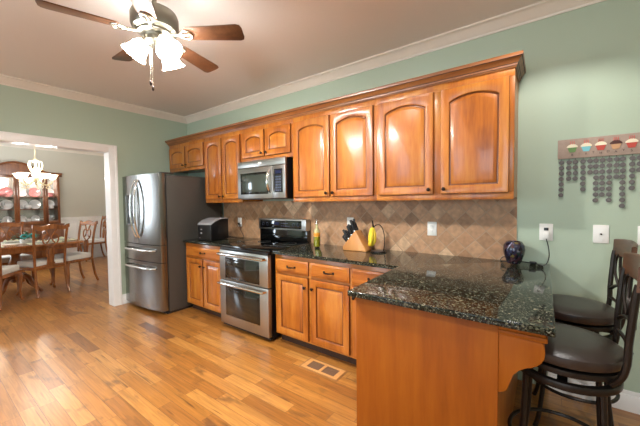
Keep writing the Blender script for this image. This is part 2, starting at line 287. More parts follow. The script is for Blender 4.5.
# ------------------------------------------------------------------ mesh helper
class MB:
    def __init__(s, T=None): s.bm = bmesh.new(); s.T = T or Matrix.Identity(4)
    def v(s, p): return s.bm.verts.new(s.T @ Vector(p))
    def loops(s, loops, cap0=False, cap1=False, closed=True):
        R = [[s.v(p) for p in l] for l in loops]; n = len(R[0])
        for a, b in zip(R, R[1:]):
            for i in range(n if closed else n-1):
                j = (i+1) % n
                try: s.bm.faces.new((a[i], a[j], b[j], b[i]))
                except ValueError: pass
        if cap0: s.bm.faces.new(R[0][::-1])
        if cap1: s.bm.faces.new(R[-1])
        return s
    def box(s, x0, x1, y0, y1, z0, z1, bev=0.0, seg=2):
        vs = [s.v(p) for p in ((x0, y0, z0), (x1, y0, z0), (x1, y1, z0), (x0, y1, z0), (x0, y0, z1), (x1, y0, z1), (x1, y1, z1), (x0, y1, z1))]
        fs = [s.bm.faces.new([vs[i] for i in f]) for f in ((3, 2, 1, 0), (4, 5, 6, 7), (0, 1, 5, 4), (1, 2, 6, 5), (2, 3, 7, 6), (3, 0, 4, 7))]
        if bev:
            es = list({e for f in fs for e in f.edges})
            bmesh.ops.bevel(s.bm, geom=es, offset=bev, segments=seg, profile=0.5, affect='EDGES', clamp_overlap=True)
        return s
    def ring(s, c, ax, r, n):
        ax = Vector(ax).normalized(); a = ax.orthogonal().normalized(); b = ax.cross(a)
        return [Vector(c)+(a*math.cos(2*PI*i/n)+b*math.sin(2*PI*i/n))*r for i in range(n)]
    def cyl(s, p0, p1, r0, r1=None, n=16):
        r1 = r0 if r1 is None else r1; ax = Vector(p1)-Vector(p0)
        return s.loops([s.ring(p0, ax, r0, n), s.ring(p1, ax, r1, n)], True, True)
    def tube(s, pts, r, n=8, closed=False, flat=1.0):
        P = [Vector(p) for p in pts]; N_ = len(P); rs = r if isinstance(r, (list, tuple)) else [r]*N_
        L = []; prev = None
        for i in range(N_):
            if closed: t = P[(i+1) % N_]-P[i-1]
            else: t = P[min(i+1, N_-1)]-P[max(i-1, 0)]
            t.normalize()
            if prev is None: a = t.orthogonal().normalized()
            else:
                a = prev-t*prev.dot(t)
                a = a.normalized() if a.length > 1e-6 else t.orthogonal().normalized()
            prev = a; b = t.cross(a)
            L.append([P[i]+(a*math.cos(2*PI*k/n)+b*math.sin(2*PI*k/n)*flat)*rs[i] for k in range(n)])
        if closed: L.append(L[0])
        if closed:
            R = [[s.v(p) for p in l] for l in L[:-1]]
            for i in range(N_):
                a, b = R[i], R[(i+1) % N_]
                for k in range(n):
                    j = (k+1) % n; s.bm.faces.new((a[k], a[j], b[j], b[k]))
            return s
        return s.loops(L, True, True)
    def lathe(s, prof, c=(0, 0, 0), ax=(0, 0, 1), n=24, cap0=True, cap1=True):
        ax = Vector(ax).normalized(); c = Vector(c)
        return s.loops([s.ring(c+ax*z, ax, max(r, 1e-4), n) for r, z in prof], cap0, cap1)
    def prism(s, poly, f, d0, d1, bev=0.0):
        a = [s.v(f(x, y, d0)) for x, y in poly]; b = [s.v(f(x, y, d1)) for x, y in poly]; n = len(a)
        fs = [s.bm.faces.new(a[::-1]), s.bm.faces.new(b)]
        for i in range(n): fs.append(s.bm.faces.new((a[i], a[(i+1) % n], b[(i+1) % n], b[i])))
        if bev:
            es = list({e for f_ in fs for e in f_.edges})
            bmesh.ops.bevel(s.bm, geom=es, offset=bev, segments=3, profile=0.5, affect='EDGES', clamp_overlap=True)
        return s
    def ball(s, c, r, sc=(1, 1, 1), n=16):
        m = s.T @ Matrix.Translation(c) @ Matrix.Diagonal((r*sc[0], r*sc[1], r*sc[2], 1))
        bmesh.ops.create_uvsphere(s.bm, u_segments=n, v_segments=max(6, n//2), radius=1, matrix=m); return s
    def build(s, name, mat, parent=None, ang=38):
        off = Vector((0, 0, 0)); q = parent
        while q is not None: off += q.location; q = q.parent
        bmesh.ops.translate(s.bm, verts=s.bm.verts, vec=-off)
        bmesh.ops.recalc_face_normals(s.bm, faces=s.bm.faces)
        me = bpy.data.meshes.new(name); s.bm.to_mesh(me); s.bm.free()
        for p in me.polygons: p.use_smooth = True
        me.set_sharp_from_angle(angle=math.radians(ang))
        me.materials.append(M[mat] if isinstance(mat, str) else mat)
        o = bpy.data.objects.new(name, me); COL.objects.link(o)
        if parent is not None: o.parent = parent
        return o
def tag(o, label, cat, group=None):
    o['label'] = label; o['category'] = cat
    if group: o['group'] = group
    return o
def thing(name, label, cat, loc, group=None):
    o = bpy.data.objects.new(name, None); o.location = loc; o.empty_display_size = 0.05; COL.objects.link(o); return tag(o, label, cat, group)
def single(mb, name, mat, label, cat, loc, group=None):
    """one-mesh thing with its origin at its base"""
    bmesh.ops.translate(mb.bm, verts=mb.bm.verts, vec=-Vector(loc)); o = mb.build(name, mat); o.location = loc
    return tag(o, label, cat, group)
def struct(mb, name, mat, parent=None):
    o = mb.build(name, mat, parent)
    if parent is None: o['kind'] = 'structure'
    return o
def dup(root, loc, rz=0.0, label=None):
    r = root.copy(); COL.objects.link(r); r.location = loc; r.rotation_euler = (0, 0, rz)
    if label: r['label'] = label
    for ch in root.children:
        c = ch.copy(); COL.objects.link(c); c.parent = r
        for g in ch.children:
            d = g.copy(); COL.objects.link(d); d.parent = c
    return r
def bez(p0, p1, p2, p3, n=10):
    p0, p1, p2, p3 = map(Vector, (p0, p1, p2, p3))
    return [p0*(1-t)**3+p1*3*t*(1-t)**2+p2*3*t*t*(1-t)+p3*t**3 for t in [i/n for i in range(n+1)]]
def cat_rom(P, n=6):
    P = [Vector(p) for p in P]; out = []
    for i in range(len(P)-1):
        a, b, c, d = P[max(i-1, 0)], P[i], P[i+1], P[min(i+2, len(P)-1)]
        for k in range(n):
            t = k/n; out.append(0.5*((2*b)+(c-a)*t+(2*a-5*b+4*c-d)*t*t+(3*b-a-3*c+d)*t**3))
    out.append(P[-1]); return out

# ================================================================== SETTING
CZ = 2.76
struct(MB().box(-5.0, 7.7, -6.4, 0.9, -0.1, 0.0), 'floor', 'floor')
struct(MB().box(-5.0, 7.7, -6.4, 0.9, CZ, CZ+0.1), 'ceiling', 'ceil')
struct(MB().box(0.0, 7.7, 0.0, 0.12, 0, CZ), 'wall_back', 'wall')
DY0, DY1, DZ = -2.95, -1.125, 2.075          # dining doorway
struct(MB().box(-0.07, 0, DY1+0.02, 0.12, 0, CZ).box(-0.07, 0, -6.3, DY0-0.02, 0, CZ).box(-0.07, 0, DY0-0.02, DY1+0.02, DZ+0.02, CZ), 'wall_left', 'wall')
struct(MB().box(-0.14, -0.07, DY1+0.02, 0.75, 0, CZ).box(-0.14, -0.07, -4.2, DY0-0.02, 0, CZ).box(-0.14, -0.07, DY0-0.02, DY1+0.02, DZ+0.02, CZ), 'wall_dining_east', 'dwall')
struct(MB().box(7.6, 7.72, -6.3, 0.12, 0, CZ), 'wall_right', 'wall')
struct(MB().box(-4.92, -4.8, -4.3, 0.85, 0, CZ), 'wall_dining_west', 'dwall')
struct(MB().box(-4.8, -0.07, 0.75, 0.85, 0, CZ), 'wall_dining_north', 'dwall')
def wall_holes(name, mat, x0, x1, y0, y1, holes):
    mb = MB(); x = x0
    for a, b, z0, z1 in holes:
        mb.box(x, a, y0, y1, 0, CZ).box(a, b, y0, y1, 0, z0).box(a, b, y0, y1, z1, CZ); x = b
    mb.box(x, x1, y0, y1, 0, CZ); struct(mb, name, mat)
HS = [(0.45, 2.15, 0.8, 2.2), (3.75, 5.45, 0.8, 2.2)]; HD = [(-4.3, -3.0, 0.8, 2.2)]
wall_holes('wall_front', 'wall', 0, 7.6, -6.32, -6.2, HS)
wall_holes('wall_dining_south', 'dwall', -4.8, -0.07, -4.32, -4.2, HD)
for k, (a, b, z0, z1) in enumerate(HS+HD):
    yy = -6.2 if k < 2 else -4.2; c = (a+b)/2
    f = MB().box(a-.09, a, yy, yy+.02, z0-.09, z1+.09).box(b, b+.09, yy, yy+.02, z0-.09, z1+.09).box(a, b, yy, yy+.02, z1, z1+.09).box(a, b, yy, yy+.035, z0-.09, z0)
    f.box(a, a+.04, yy-.1, yy-.06, z0, z1).box(b-.04, b, yy-.1, yy-.06, z0, z1).box(c-.03, c+.03, yy-.1, yy-.06, z0, z1).box(a, b, yy-.1, yy-.06, z0, z0+.04).box(a, b, yy-.1, yy-.06, z1-.04, z1).box(a, b, yy-.1, yy-.06, 1.48, 1.52)
    wo = struct(f, 'window_%d' % (k+1), 'trim')
    MB().box(a+.03, b-.03, yy-.082, yy-.078, z0+.03, z1-.03).build('pane', 'pane', wo)

# crown moulding profile (d = off the wall, z below the ceiling)
CP = [(0, -0.088), (0.008, -0.088), (0.012, -0.074), (0.018, -0.070), (0.030, -0.056), (0.050, -0.036), (0.062, -0.026), (0.068, -0.018), (0.080, -0.014), (0.080, 0), (0, 0)]
def crown(name, pts, closed, mat='crown'):
    mb = MB(); n = len(pts); L = []
    for i in range(n):
        p = Vector(pts[i]); a = Vector(pts[i-1]) if (i or closed) else None; b = Vector(pts[(i+1) % n]) if (i < n-1 or closed) else None
        t0 = (p-a).normalized() if a is not None else (b-p).normalized(); t1 = (b-p).normalized() if b is not None else t0
        n0 = Vector((-t0.y, t0.x)); n1 = Vector((-t1.y, t1.x)); m = (n0+n1)/(1+n0.dot(n1))
        L.append([(p.x+m.x*d, p.y+m.y*d, CZ+z) for d, z in CP])
    if closed: L.append(L[0])
    return struct(mb.loops(L, not closed, not closed), name, mat)
crown('trim_1', [(7.6, 0), (0, 0), (0, -6.2), (7.6, -6.2)], False)
crown('trim_2', [(-0.14, 0.75), (-4.8, 0.75), (-4.8, -4.2), (-0.14, -4.2)], False)
# door casing
cs = MB()
for xa, xb in ((0.0, 0.02), (-0.16, -0.14)):
    cs.box(xa, xb, DY1-.0, DY1+.095, 0, DZ+.095, .004).box(xa, xb, DY0-.095, DY0, 0, DZ+.095, .004).box(xa, xb, DY0, DY1, DZ, DZ+.095, .004)
    s_ = 0.008 if xa >= 0 else -0.008
    cs.box(min(xa, xa+s_*3.3), max(xb, xa+s_*3.3), DY1+.068, DY1+.097, 0, DZ+.097, .004).box(min(xa, xa+s_*3.3), max(xb, xa+s_*3.3), DY0-.097, DY1+.068, DZ+.068, DZ+.097, .004)
struct(cs, 'trim_3', 'trim')
struct(MB().box(-0.14, 0.0, DY1, DY1+.02, 0, DZ).box(-0.14, 0, DY0-.02, DY0, 0, DZ).box(-0.14, 0, DY0-.02, DY1+.02, DZ, DZ+.02), 'trim_4', 'trim')
# baseboards
def base(name, x0, x1, y0, y1, h=0.135):
    mb = MB().box(x0, x1, y0, y1, 0, h-0.025, .002)
    ix, iy = (x1-x0 < .05)*.006, (y1-y0 < .05)*.006
    mb.box(x0+ix*(x0 < 0 and x0 > -1), x1-ix, y0+iy, y1, h-0.027, h, .003); struct(mb, name, 'trim')
base('baseboard_back', 4.72, 7.6, -0.016, 0)
base('baseboard_left', 0, 0.016, DY1+.097, 0)
base('baseboard_left_south', 0, 0.016, -6.2, DY0-.097)
base('baseboard_right', 7.584, 7.6, -6.2, 0)
base('baseboard_dining_west', -4.8, -4.784, -4.2, 0.75, 0.15)
base('baseboard_dining_north', -4.8, -0.14, 0.734, 0.75, 0.15)
# dining wainscot
wa = MB().box(-4.8, -4.79, -4.2, .75, .15, 1.05)
wa.box(-4.8, -4.76, -4.2, .75, 1.05, 1.075, .004).box(-4.8, -4.775, -4.2, .75, 1.0, 1.05, .004)
y = -4.1
while y < .5:
    for q in ((y, y+.7, .24, .26), (y, y+.7, .93, .95), (y, y+.02, .24, .95), (y+.68, y+.7, .24, .95)): wa.box(-4.79, -4.778, *q, .003)
    y += .8
struct(wa, 'trim_5', 'trim')
struct(MB().box(-4.8, -.14, .74, .75, .15, 1.05).box(-4.8, -.14, .71, .75, 1.05, 1.075, .004), 'trim_6', 'trim')
# backsplash
struct(MB().box(0.93, 4.518, -0.010, 0, 0.90, 1.40), 'wall_backsplash', 'tile')
# unseen ceiling downlights: first two inferred from their glow, rest added for fill light
for k, (x, yv) in enumerate(((3.62, -1.16), (4.70, -.72), (5.7, -2.9), (3.4, -4.2), (1.2, -4.4))):
    t = thing('unseen_downlight', 'unseen round white downlight let into the ceiling', 'light', (x, yv, CZ-.02), 'ceiling downlights')
    MB().lathe([(.075, 0), (.10, 0), (.10, .018), (.075, .018)], (x, yv, CZ-.018), n=28, cap0=False, cap1=False).build('trim_ring', 'trim', t)
    MB().cyl((x, yv, CZ-.008), (x, yv, CZ-.002), .075, n=28).build('lens', 'canlens', t)
    l = bpy.data.lights.new('downlight_beam', 'SPOT'); l.energy = CAN_W*(1.2 if k == 0 else 2.0 if k == 1 else 6); l.spot_size = math.radians(128); l.spot_blend = .35; l.shadow_soft_size = .07; l.color = WARM
    o = bpy.data.objects.new('downlight_beam', l); o.location = (0, 0, -.02); COL.objects.link(o); o.parent = t

# ================================================================== CABINETS
def contour(hw, z0, zs, rise, n=18):
    """opening outline, anticlockwise seen from the front: BL, BR, right shoulder ... left shoulder"""
    pts = [(-hw, z0), (hw, z0)]
    for i in range(n+1):
        x = hw*(1-2*i/n); t = abs(x)/hw
        if rise:
            tt = t/0.92; h = rise*(.2+.8*(1-tt**2)) if tt < 1 else 0
        else: h = 0
        pts.append((x, zs+h))
    return pts
def door(parent, x0, x1, z0, z1, yb, rise=0.0, stile=0.056, mat='maple', knob=None, th=0.021):
    cx = (x0+x1)/2; W = (x1-x0)/2; yf = yb-th
    zs = z1-stile-rise*1.0 if rise else z1-stile
    def cont(ins): return contour(W-stile-ins, z0+stile+ins, zs-ins*(1.0 if not rise else 1.0), rise)
    base_c = cont(0); hw = W-stile
    def outer(ins):
        out = [(-W+ins, z0+ins), (W-ins, z0+ins)]
        for (x, z) in base_c[2:]: out.append((x/hw*(W-ins), z1-ins))
        return out
    P = lambda l, yy: [(cx+x, yy, z) for x, z in l]
    mb = MB().loops([P(outer(0), yb), P(outer(0), yf+.006), P(outer(.003), yf+.001), P(outer(.007), yf), P(base_c, yf), P(cont(.004), yf+.003), P(cont(.007), yf+.009), P(cont(.007), yb)])
    d = mb.build('door', mat, parent)
    d.data.materials.append(M['glaze'])        # darker brown on the door's edge and in its glazed inner bead
    for p in d.data.polygons:
        if p.center.y+parent.location.y > yf+.0025: p.material_index = 1
    rp = MB().loops([P(cont(.003), yb), P(cont(.003), yf+.012), P(cont(.012), yf+.012), P(cont(.017), yf+.009), P(cont(.036), yf+.003), P(cont(.039), yf+.002)], True, True).build('raised_panel', mat, d)
    rp.data.materials.append(M['glaze'])       # dark glaze wiped into the groove round the panel
    for p in rp.data.polygons:
        if p.center.y+rp.parent.parent.location.y > yf+.0095: p.material_index = 1
    if knob:
        kx, kz = knob
        MB().lathe([(.0065, 0), (.006, .012), (.010, .016), (.0145, .021), (.0145, .025), (.009, .029)], (kx, yf, kz), (0, -1, 0), 16).build('knob', 'bronze', d)
    return d
def drawer(parent, x0, x1, z0, z1, yb, th=0.021, mat='maple_h'):
    mb = MB(); yf = yb-th
    r = lambda i, yy: [(x0+i, yy, z0+i), (x1-i, yy, z0+i), (x1-i, yy, z1-i), (x0+i, yy, z1-i)]
    mb.loops([r(0, yb), r(0, yf+.009), r(.004, yf+.006), r(.014, yf+.004), r(.018, yf)], True, True)
    d = mb.build('drawer', mat, parent)
    d.data.materials.append(M['glaze'])  # darker brown on the drawer front's outer rim
    for p in d.data.polygons:
        if p.center.y+parent.location.y > yf+.0085: p.material_index = 1
    cx, cz = (x0+x1)/2, (z0+z1)/2
    h = MB().tube(bez((cx-.048, yf, cz), (cx-.045, yf-.036, cz-.004), (cx+.045, yf-.036, cz-.004), (cx+.048, yf, cz), 12), [.0045+.003*math.sin(PI*i/12) for i in range(13)], 8)
    for s in (-1, 1): h.lathe([(.011, 0), (.010, .004), (.006, .007)], (cx+s*.048, yf, cz), (0, -1, 0), 12)
    h.build('drawer_pull', 'bronze', d); return d
FY = -0.330
def upper(name, label, x0, x1, z0, z1, doors, rise, knobs):
    t = thing(name, label, 'cabinet', ((x0+x1)/2, FY/2, z0), 'upper cabinets along the back wall')
    MB().box(x0, x1, FY+.018, 0, z0+.012, z1).build('carcass', 'maple', t)
    fr = MB(); xs = [x0]+[v for d in doors for v in d]+[x1]
    fr.box(x0, x1, FY, FY+.019, z0, z0+.05, .0015).box(x0, x1, FY, FY+.019, z1-.06, z1, .0015)
    for i in range(0, len(xs), 2):
        a, b = xs[i], xs[i+1]; fr.box(a-(i > 0)*.012, b+(i < len(xs)-2)*.012, FY, FY+.0185, z0+.05, z1-.06, .001)
    fr.box(x0, x1, FY+.004, FY+.018, z0+.05, z1-.06); fr.build('face_frame', 'maple', t)
    for (a, b), kn in zip(doors, knobs):
        kx = b-.028 if kn == 'r' else a+.028
        door(t, a, b, z0+.045, z1-.055, FY, rise, 0.056, 'maple', (kx, z0+.045+.035))
    return t
UT = 2.262
upper('wall_cabinet', 'short wide maple cabinet hanging above the refrigerator', .06, .985, 1.855, UT, [(.085, .505), (.53, .965)], .030, 'rl')
upper('wall_cabinet', 'tall narrow two-door maple cabinet between refrigerator top and microwave', .985, 1.745, 1.388, UT, [(1.005, 1.36), (1.378, 1.728)], .034, 'rl')
upper('wall_cabinet', 'short two-door maple cabinet directly over the microwave', 1.745, 2.56, 1.862, UT, [(1.775, 2.143), (2.163, 2.54)], .030, 'rl')
upper('wall_cabinet', 'tall two-door maple cabinet just right of the microwave', 2.56, 3.515, 1.388, UT, [(2.585, 3.03), (3.05, 3.49)], .038, 'rl')
upper('wall_cabinet', 'tall two-door maple cabinet at the right end of the upper row', 3.515, 4.518, 1.388, UT, [(3.54, 3.995), (4.05, 4.49)], .042, 'rl')
# wooden crown along the uppers
t = thing('cabinet_crown', 'dark stepped wood crown running along the tops of the upper cabinets', 'moulding', (2.3, -.2, UT-.01))
prof = [(0, 0), (.004, 0), (.008, .010), (.011, .012), (.014, .024), (.018, .027), (.026, .044), (.036, .056), (.041, .060), (.044, .070), (.044, .082), (0, .082)]
zc = 2.256; mb = MB(); L = []
for kind in ('wallL', 'L', 'R', 'wallR'):
    row = []
    for d, z in prof:
        x = {'wallL': .06-d*.0, 'L': .06, 'R': 4.52, 'wallR': 4.52}[kind]
        if kind == 'L': row.append((x-d, FY-.002-d, zc+z))
        elif kind == 'R': row.append((x+d, FY-.002-d, zc+z))
        elif kind == 'wallL': row.append((x-d, -.001, zc+z))
        else: row.append((x+d, -.001, zc+z))
    L.append(row)
mb.loops(L, True, True); cm = mb.build('moulding', 'crownwood', t, 20)
cm.data.materials.append(M['shadowgap'])
for p in cm.data.polygons:
    zr = p.center.z+t.location.z-zc
    if .0095 < zr < .0125 or .0235 < zr < .0275 or .056 < zr < .061: p.material_index = 1
MB().box(.06, 4.52, FY, -.001, zc+.074, zc+.081).build('top_board', 'maple_h', t)

BY = -0.612; BT = 0.884
def base_cab(label, x0, x1, drawers, doors, knobs):
    t = thing('base_cabinet', label, 'cabinet', ((x0+x1)/2, BY/2, 0), 'base cabinets along the back wall')
    MB().box(x0, x1, BY+.018, -.002, .10, BT-.002).build('carcass', 'maple', t)
    fr = MB().box(x0, x1, BY, BY+.019, .095, BT-.002, .0015); fr.build('face_frame', 'maple_h', t)
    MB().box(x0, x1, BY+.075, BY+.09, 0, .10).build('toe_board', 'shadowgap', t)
    for a, b in drawers: drawer(t, a, b, .712, .842, BY)
    for (a, b), k in zip(doors, knobs): door(t, a, b, .115, .695, BY, 0, .056, 'maple', ((b-.028) if k == 'r' else (a+.028), .61))
    return t
base_cab('two-door maple base cabinet with one drawer beside the refrigerator', .945, 1.755, [(.985, 1.715)], [(.985, 1.335), (1.355, 1.715)], 'rl')
base_cab('maple base cabinet with two drawers and two doors right of the range', 2.56, 3.425, [(2.585, 2.98), (3.01, 3.41)], [(2.585, 2.98), (3.01, 3.41)], 'rl')
base_cab('maple corner base cabinet half hidden behind the peninsula end', 3.425, 3.89, [(3.435, 3.84)], [(3.435, 3.84)], 'l')
# peninsula
t = thing('peninsula_cabinet', 'maple peninsula with plain end panel under the granite counter', 'cabinet', (4.2, -.7, 0))
MB().box(3.892, 4.535, -1.33, -.002, .0, BT-.002).build('carcass', 'maple', t)
MB().box(3.885, 4.54, -1.35, -1.33, 0, BT-.002, .0015).build('end_panel', wood('deep_maple_panel', srgb(124, 60, 3), srgb(142, 72, 5), srgb(154, 84, 10), rough=.55, coat=.0), t)
PANELMAT = bpy.data.materials['deep_maple_panel']
PANELMAT.node_tree.nodes['Principled BSDF'].inputs['Specular IOR Level'].default_value = 0.25
def corbel(yc):
    poly = [(4.54, .842), (4.684, .842), (4.690, .826), (4.693, .800), (4.690, .778), (4.681, .760), (4.667, .745), (4.650, .735), (4.634, .729), (4.620, .722), (4.610, .708),
            (4.600, .702), (4.592, .694), (4.586, .682), (4.581, .664), (4.579, .642), (4.572, .622), (4.560, .608), (4.54, .600)]
    m = MB().prism(poly, lambda x, z, d: (x, d, z), yc-.022, yc+.022, .003)
    m.box(4.54, 4.70, yc-.028, yc+.028, .842, .862, .004).box(4.54, 4.694, yc-.025, yc+.025, .862, BT-.002, .003)
    m.build('corbel', PANELMAT, t)
corbel(-1.325); corbel(-.66); corbel(-.06)
# countertops
def top(label, poly, loc):
    m = MB().prism(poly, lambda x, y, d: (x, y, d), BT, .914, .009)
    return single(m, 'granite_countertop', 'granite', label, 'countertop', loc)
top('short black granite countertop between refrigerator and range', [(.94, -.012), (.94, -.655), (1.758, -.655), (1.758, -.012)], (1.35, -.3, BT))
top('long L-shaped speckled black granite countertop covering the peninsula', [(2.558, -.012), (2.558, -.655), (3.852, -.655), (3.852, -1.385), (4.722, -1.385), (4.722, -.002), (4.52, -.002), (4.518, -.012)], (3.8, -.5, BT))

# ================================================================== REFRIGERATOR
t = thing('refrigerator', 'stainless French-door refrigerator with bottom freezer drawers by the doorway', 'refrigerator', (.47, -.5, 0))
X0, X1 = .012, .925; HF = 1.755
MB().box(X0+.004, X1-.002, -.83, -.04, .03, HF-.015, .006).build('cabinet_body', 'fridge_side', t)
MB().box(X0+.02, X1-.02, -.88, -.83, .02, .09).box(X0+.02, X0+.06, -.85, -.1, 0, .03).box(X1-.06, X1-.02, -.85, -.1, 0, .03).build('kick_grille', 'gasket', t)
MB().box(X0+.01, X1-.01, -.85, -.83, .08, HF-.01).build('door_seal', 'gasket', t)
def bow(x):      # front face of the doors, gently curved outwards
    u = (x-(X0+X1)/2)/((X1-X0)/2); return -.948+.026*u-.034*(1-u*u)
def bowed(xa, xb, z0, z1, hole=None):
    n = 14; pts = []
    for i in range(n+1): x = xa+(xb-xa)*i/n; pts.append((x, bow(x)))
    poly = [(xa, -.85)]+[(pts[0][0], pts[0][1]+.008)]+[(pts[0][0]+.006, pts[0][1]-.0005)]+pts[1:-1]+[(pts[-1][0]-.006, pts[-1][1]-.0005), (pts[-1][0], pts[-1][1]+.008)]+[(xb, -.85)]
    return MB().prism(poly, lambda x, y, d: (x, y, d), z0, z1)
XM = (X0+X1)/2
dl = MB()
# left door around the dispenser recess
for part in ((X0, XM-.003, .872, 1.10), (X0, XM-.003, 1.50, HF), (X0, .13, 1.10, 1.50), (.37, XM-.003, 1.10, 1.50)):
    q = bowed(*part); me_ = bpy.data.meshes.new('tmp'); q.bm.to_mesh(me_); q.bm.free(); dl.bm.from_mesh(me_); bpy.data.meshes.remove(me_)
ld = dl.build('door', 'steel', t)
MB().box(.125, .375, -.962, -.855, 1.09, 1.51).build('dispenser_recess', 'black', ld)
MB().box(.13, .37, -.976, -.86, 1.40, 1.50, .004).build('dispenser_panel', 'fridge_side', ld)
MB().box(.13, .37, -.972, -.86, 1.10, 1.12, .003).build('drip_tray', 'grey_lid', ld)
rd = bowed(XM+.003, X1, .872, HF).build('door', 'steel', t)
def vhandle(x, par, s):
    y0 = bow(x); P = bez((x, y0, .955), (x+s*.004, y0-.085, 1.05), (x+s*.004, y0-.085, 1.58), (x, y0, 1.69), 20)
    P = [p+Vector((s*.020*math.sin(PI*i/20)*-1, 0, 0)) for i, p in enumerate(P)]
    MB().tube(P, .013, 10).build('handle', 'chrome', par)
vhandle(XM-.035, ld, 1); vhandle(XM+.035, rd, -1)
def hdrawer(z0, z1, hz):
    d = bowed(X0, X1, z0, z1).build('freezer_drawer', 'steel', t)
    P = []
    for i in range(21):
        x = .12+(.83-.12)*i/20; e = min(1, min(i, 20-i)/2.0); P.append((x, bow(x)-.05*e, hz))
    MB().tube(P, .012, 10).build('handle', 'chrome', d)
hdrawer(.655, .864, .80); hdrawer(.05, .647, .575)
MB().box(X0+.03, X0+.12, -.88, -.72, HF, HF+.02, .004).build('hinge_cover', 'fridge_side', t)
MB().box(X1-.12, X1-.03, -.88, -.72, HF, HF+.02, .004).build('hinge_cover', 'fridge_side', t)

# ================================================================== RANGE
t = thing('range', 'stainless double-oven range with black glass cooktop between the base cabinets', 'range', (2.155, -.35, 0))
RX0, RX1 = 1.775, 2.538
MB().box(RX0+.004, RX1-.004, -.645, -.02, .03, .893).build('body', 'black', t)
MB().box(RX0+.03, RX0+.07, -.6, -.56, 0, .03).box(RX1-.07, RX1-.03, -.6, -.56, 0, .03).box(RX0+.03, RX0+.07, -.1, -.06, 0, .03).box(RX1-.07, RX1-.03, -.1, -.06, 0, .03).build('levelling_foot', 'black', t)
MB().box(RX0-.003, RX1+.003, -.675, -.03, .893, .918, .006).build('cooktop', 'blackglass', t)
for bx, by, br in ((1.97, -.48, .10), (2.35, -.48, .085), (1.97, -.2, .08), (2.35, -.2, .10)):
    MB().lathe([(br-.002, 0), (br, 0), (br, .0006), (br-.002, .0006)], (bx, by, .9182), n=36, cap0=False, cap1=False).build('burner_ring', 'fridge_side', t)
def oven(z0, z1, wz0, wz1, hz):
    d = MB().box(RX0, RX1, -.695, -.648, z0, z1, .006).build('oven_door', 'steel_h', t)
    MB().box(RX0+.10, RX1-.12, -.698, -.69, wz0, wz1, .003).build('window_frame', 'blackglass', d)
    MB().box(RX0+.135, RX1-.155, -.7, -.69, wz0+.035, wz1-.035, .002).build('window_glass', 'ovenglass', d)
    P = [(RX0+.03, -.69, hz)]+[(RX0+.03+(.703)*i/12, -.738-.012*math.sin(PI*i/12), hz+.006*math.sin(PI*i/12)) for i in range(13)]+[(RX1-.03, -.69, hz)]
    MB().tube(P, .015, 10).build('handle', 'chrome', d)
oven(.545, .868, .565, .795, .828); oven(.055, .537, .155, .475, .508)
MB().box(RX0+.01, RX1-.01, -.66, -.64, .02, .055).build('kick_plate', 'black', t)
MB().box(RX0, RX1, -.688, -.655, .870, .893, .004).build('front_strip', 'black', t)
bgd = MB().box(RX0-.002, RX1+.002, -.085, -.015, .918, 1.07, .004).build('backguard', 'blackglass', t)
MB().box(RX0-.004, RX1+.004, -.105, -.02, 1.055, 1.188, .008).build('control_frame', 'steel_h', bgd)
MB().box(RX0+.03, RX1-.06, -.108, -.1, 1.075, 1.168, .002).build('control_panel', 'blackglass', bgd)
for i in range(9): MB().box(2.16+.03*(i % 5), 2.18+.03*(i % 5), -.1095, -.105, 1.10+.03*(i//5), 1.108+.03*(i//5)).build('touch_key', 'keys', bgd)
for x in (1.86, 1.93, 2.36, 2.43): MB().lathe([(.019, 0), (.02, .001), (.017, .0012)], (x, -.108, 1.122), (0, -1, 0), 20, cap0=False, cap1=False).build('burner_control', 'keys', bgd)
MB().box(2.05, 2.13, -.1095, -.105, 1.115, 1.145).build('clock_display', 'display', bgd)

# ================================================================== MICROWAVE
t = thing('microwave', 'stainless over-the-range microwave hung beneath the short cabinet', 'microwave', (2.14, -.2, 1.43))
MX0, MX1, MZ0, MZ1 = 1.752, 2.515, 1.425, 1.858
MB().box(MX0+.003, MX1-.003, -.375, -.01, MZ0, MZ1, .004).build('body', 'black', t)
MB().box(MX0, MX1, -.402, -.372, 1.783, MZ1, .005).build('vent_strip', 'steel_h', t)
MB().ball((2.13, -.403, 1.822), .030, (1, .12, .48), 20).build('badge', 'plate', t)
d = MB().box(MX0, 2.33, -.405, -.374, MZ0+.004, 1.779, .005).build('door', 'steel_h', t)
MB().box(MX0+.055, 2.262, -.409, -.40, 1.478, 1.722, .003).build('window_frame', 'blackglass', d)
MB().box(MX0+.085, 2.235, -.411, -.405, 1.503, 1.697, .002).build('window_glass', 'mwglass', d)
MB().tube(bez((2.292, -.40, 1.50), (2.296, -.465, 1.54), (2.296, -.465, 1.70), (2.292, -.40, 1.74), 14), 0.017, 10).build('handle', 'chrome', d)
cp = MB().box(2.332, MX1, -.404, -.374, MZ0+.004, 1.779, .005).build('control_side', 'steel_h', t)
MB().box(2.355, 2.478, -.407, -.40, 1.49, 1.74, .002).build('keypad', 'black', cp)
MB().box(2.375, 2.46, -.4085, -.404, 1.69, 1.725).build('clock_display', 'display', cp)
for r_ in range(6):
    for c_ in range(3): MB().box(2.375+.03*c_, 2.395+.03*c_, -.4085, -.404, 1.505+.029*r_, 1.520+.029*r_).build('key', 'keys', cp)
MB().box(MX0+.02, MX1-.02, -.36, -.05, MZ0-.004, MZ0+.002).build('underside_filter', 'fridge_side', t)

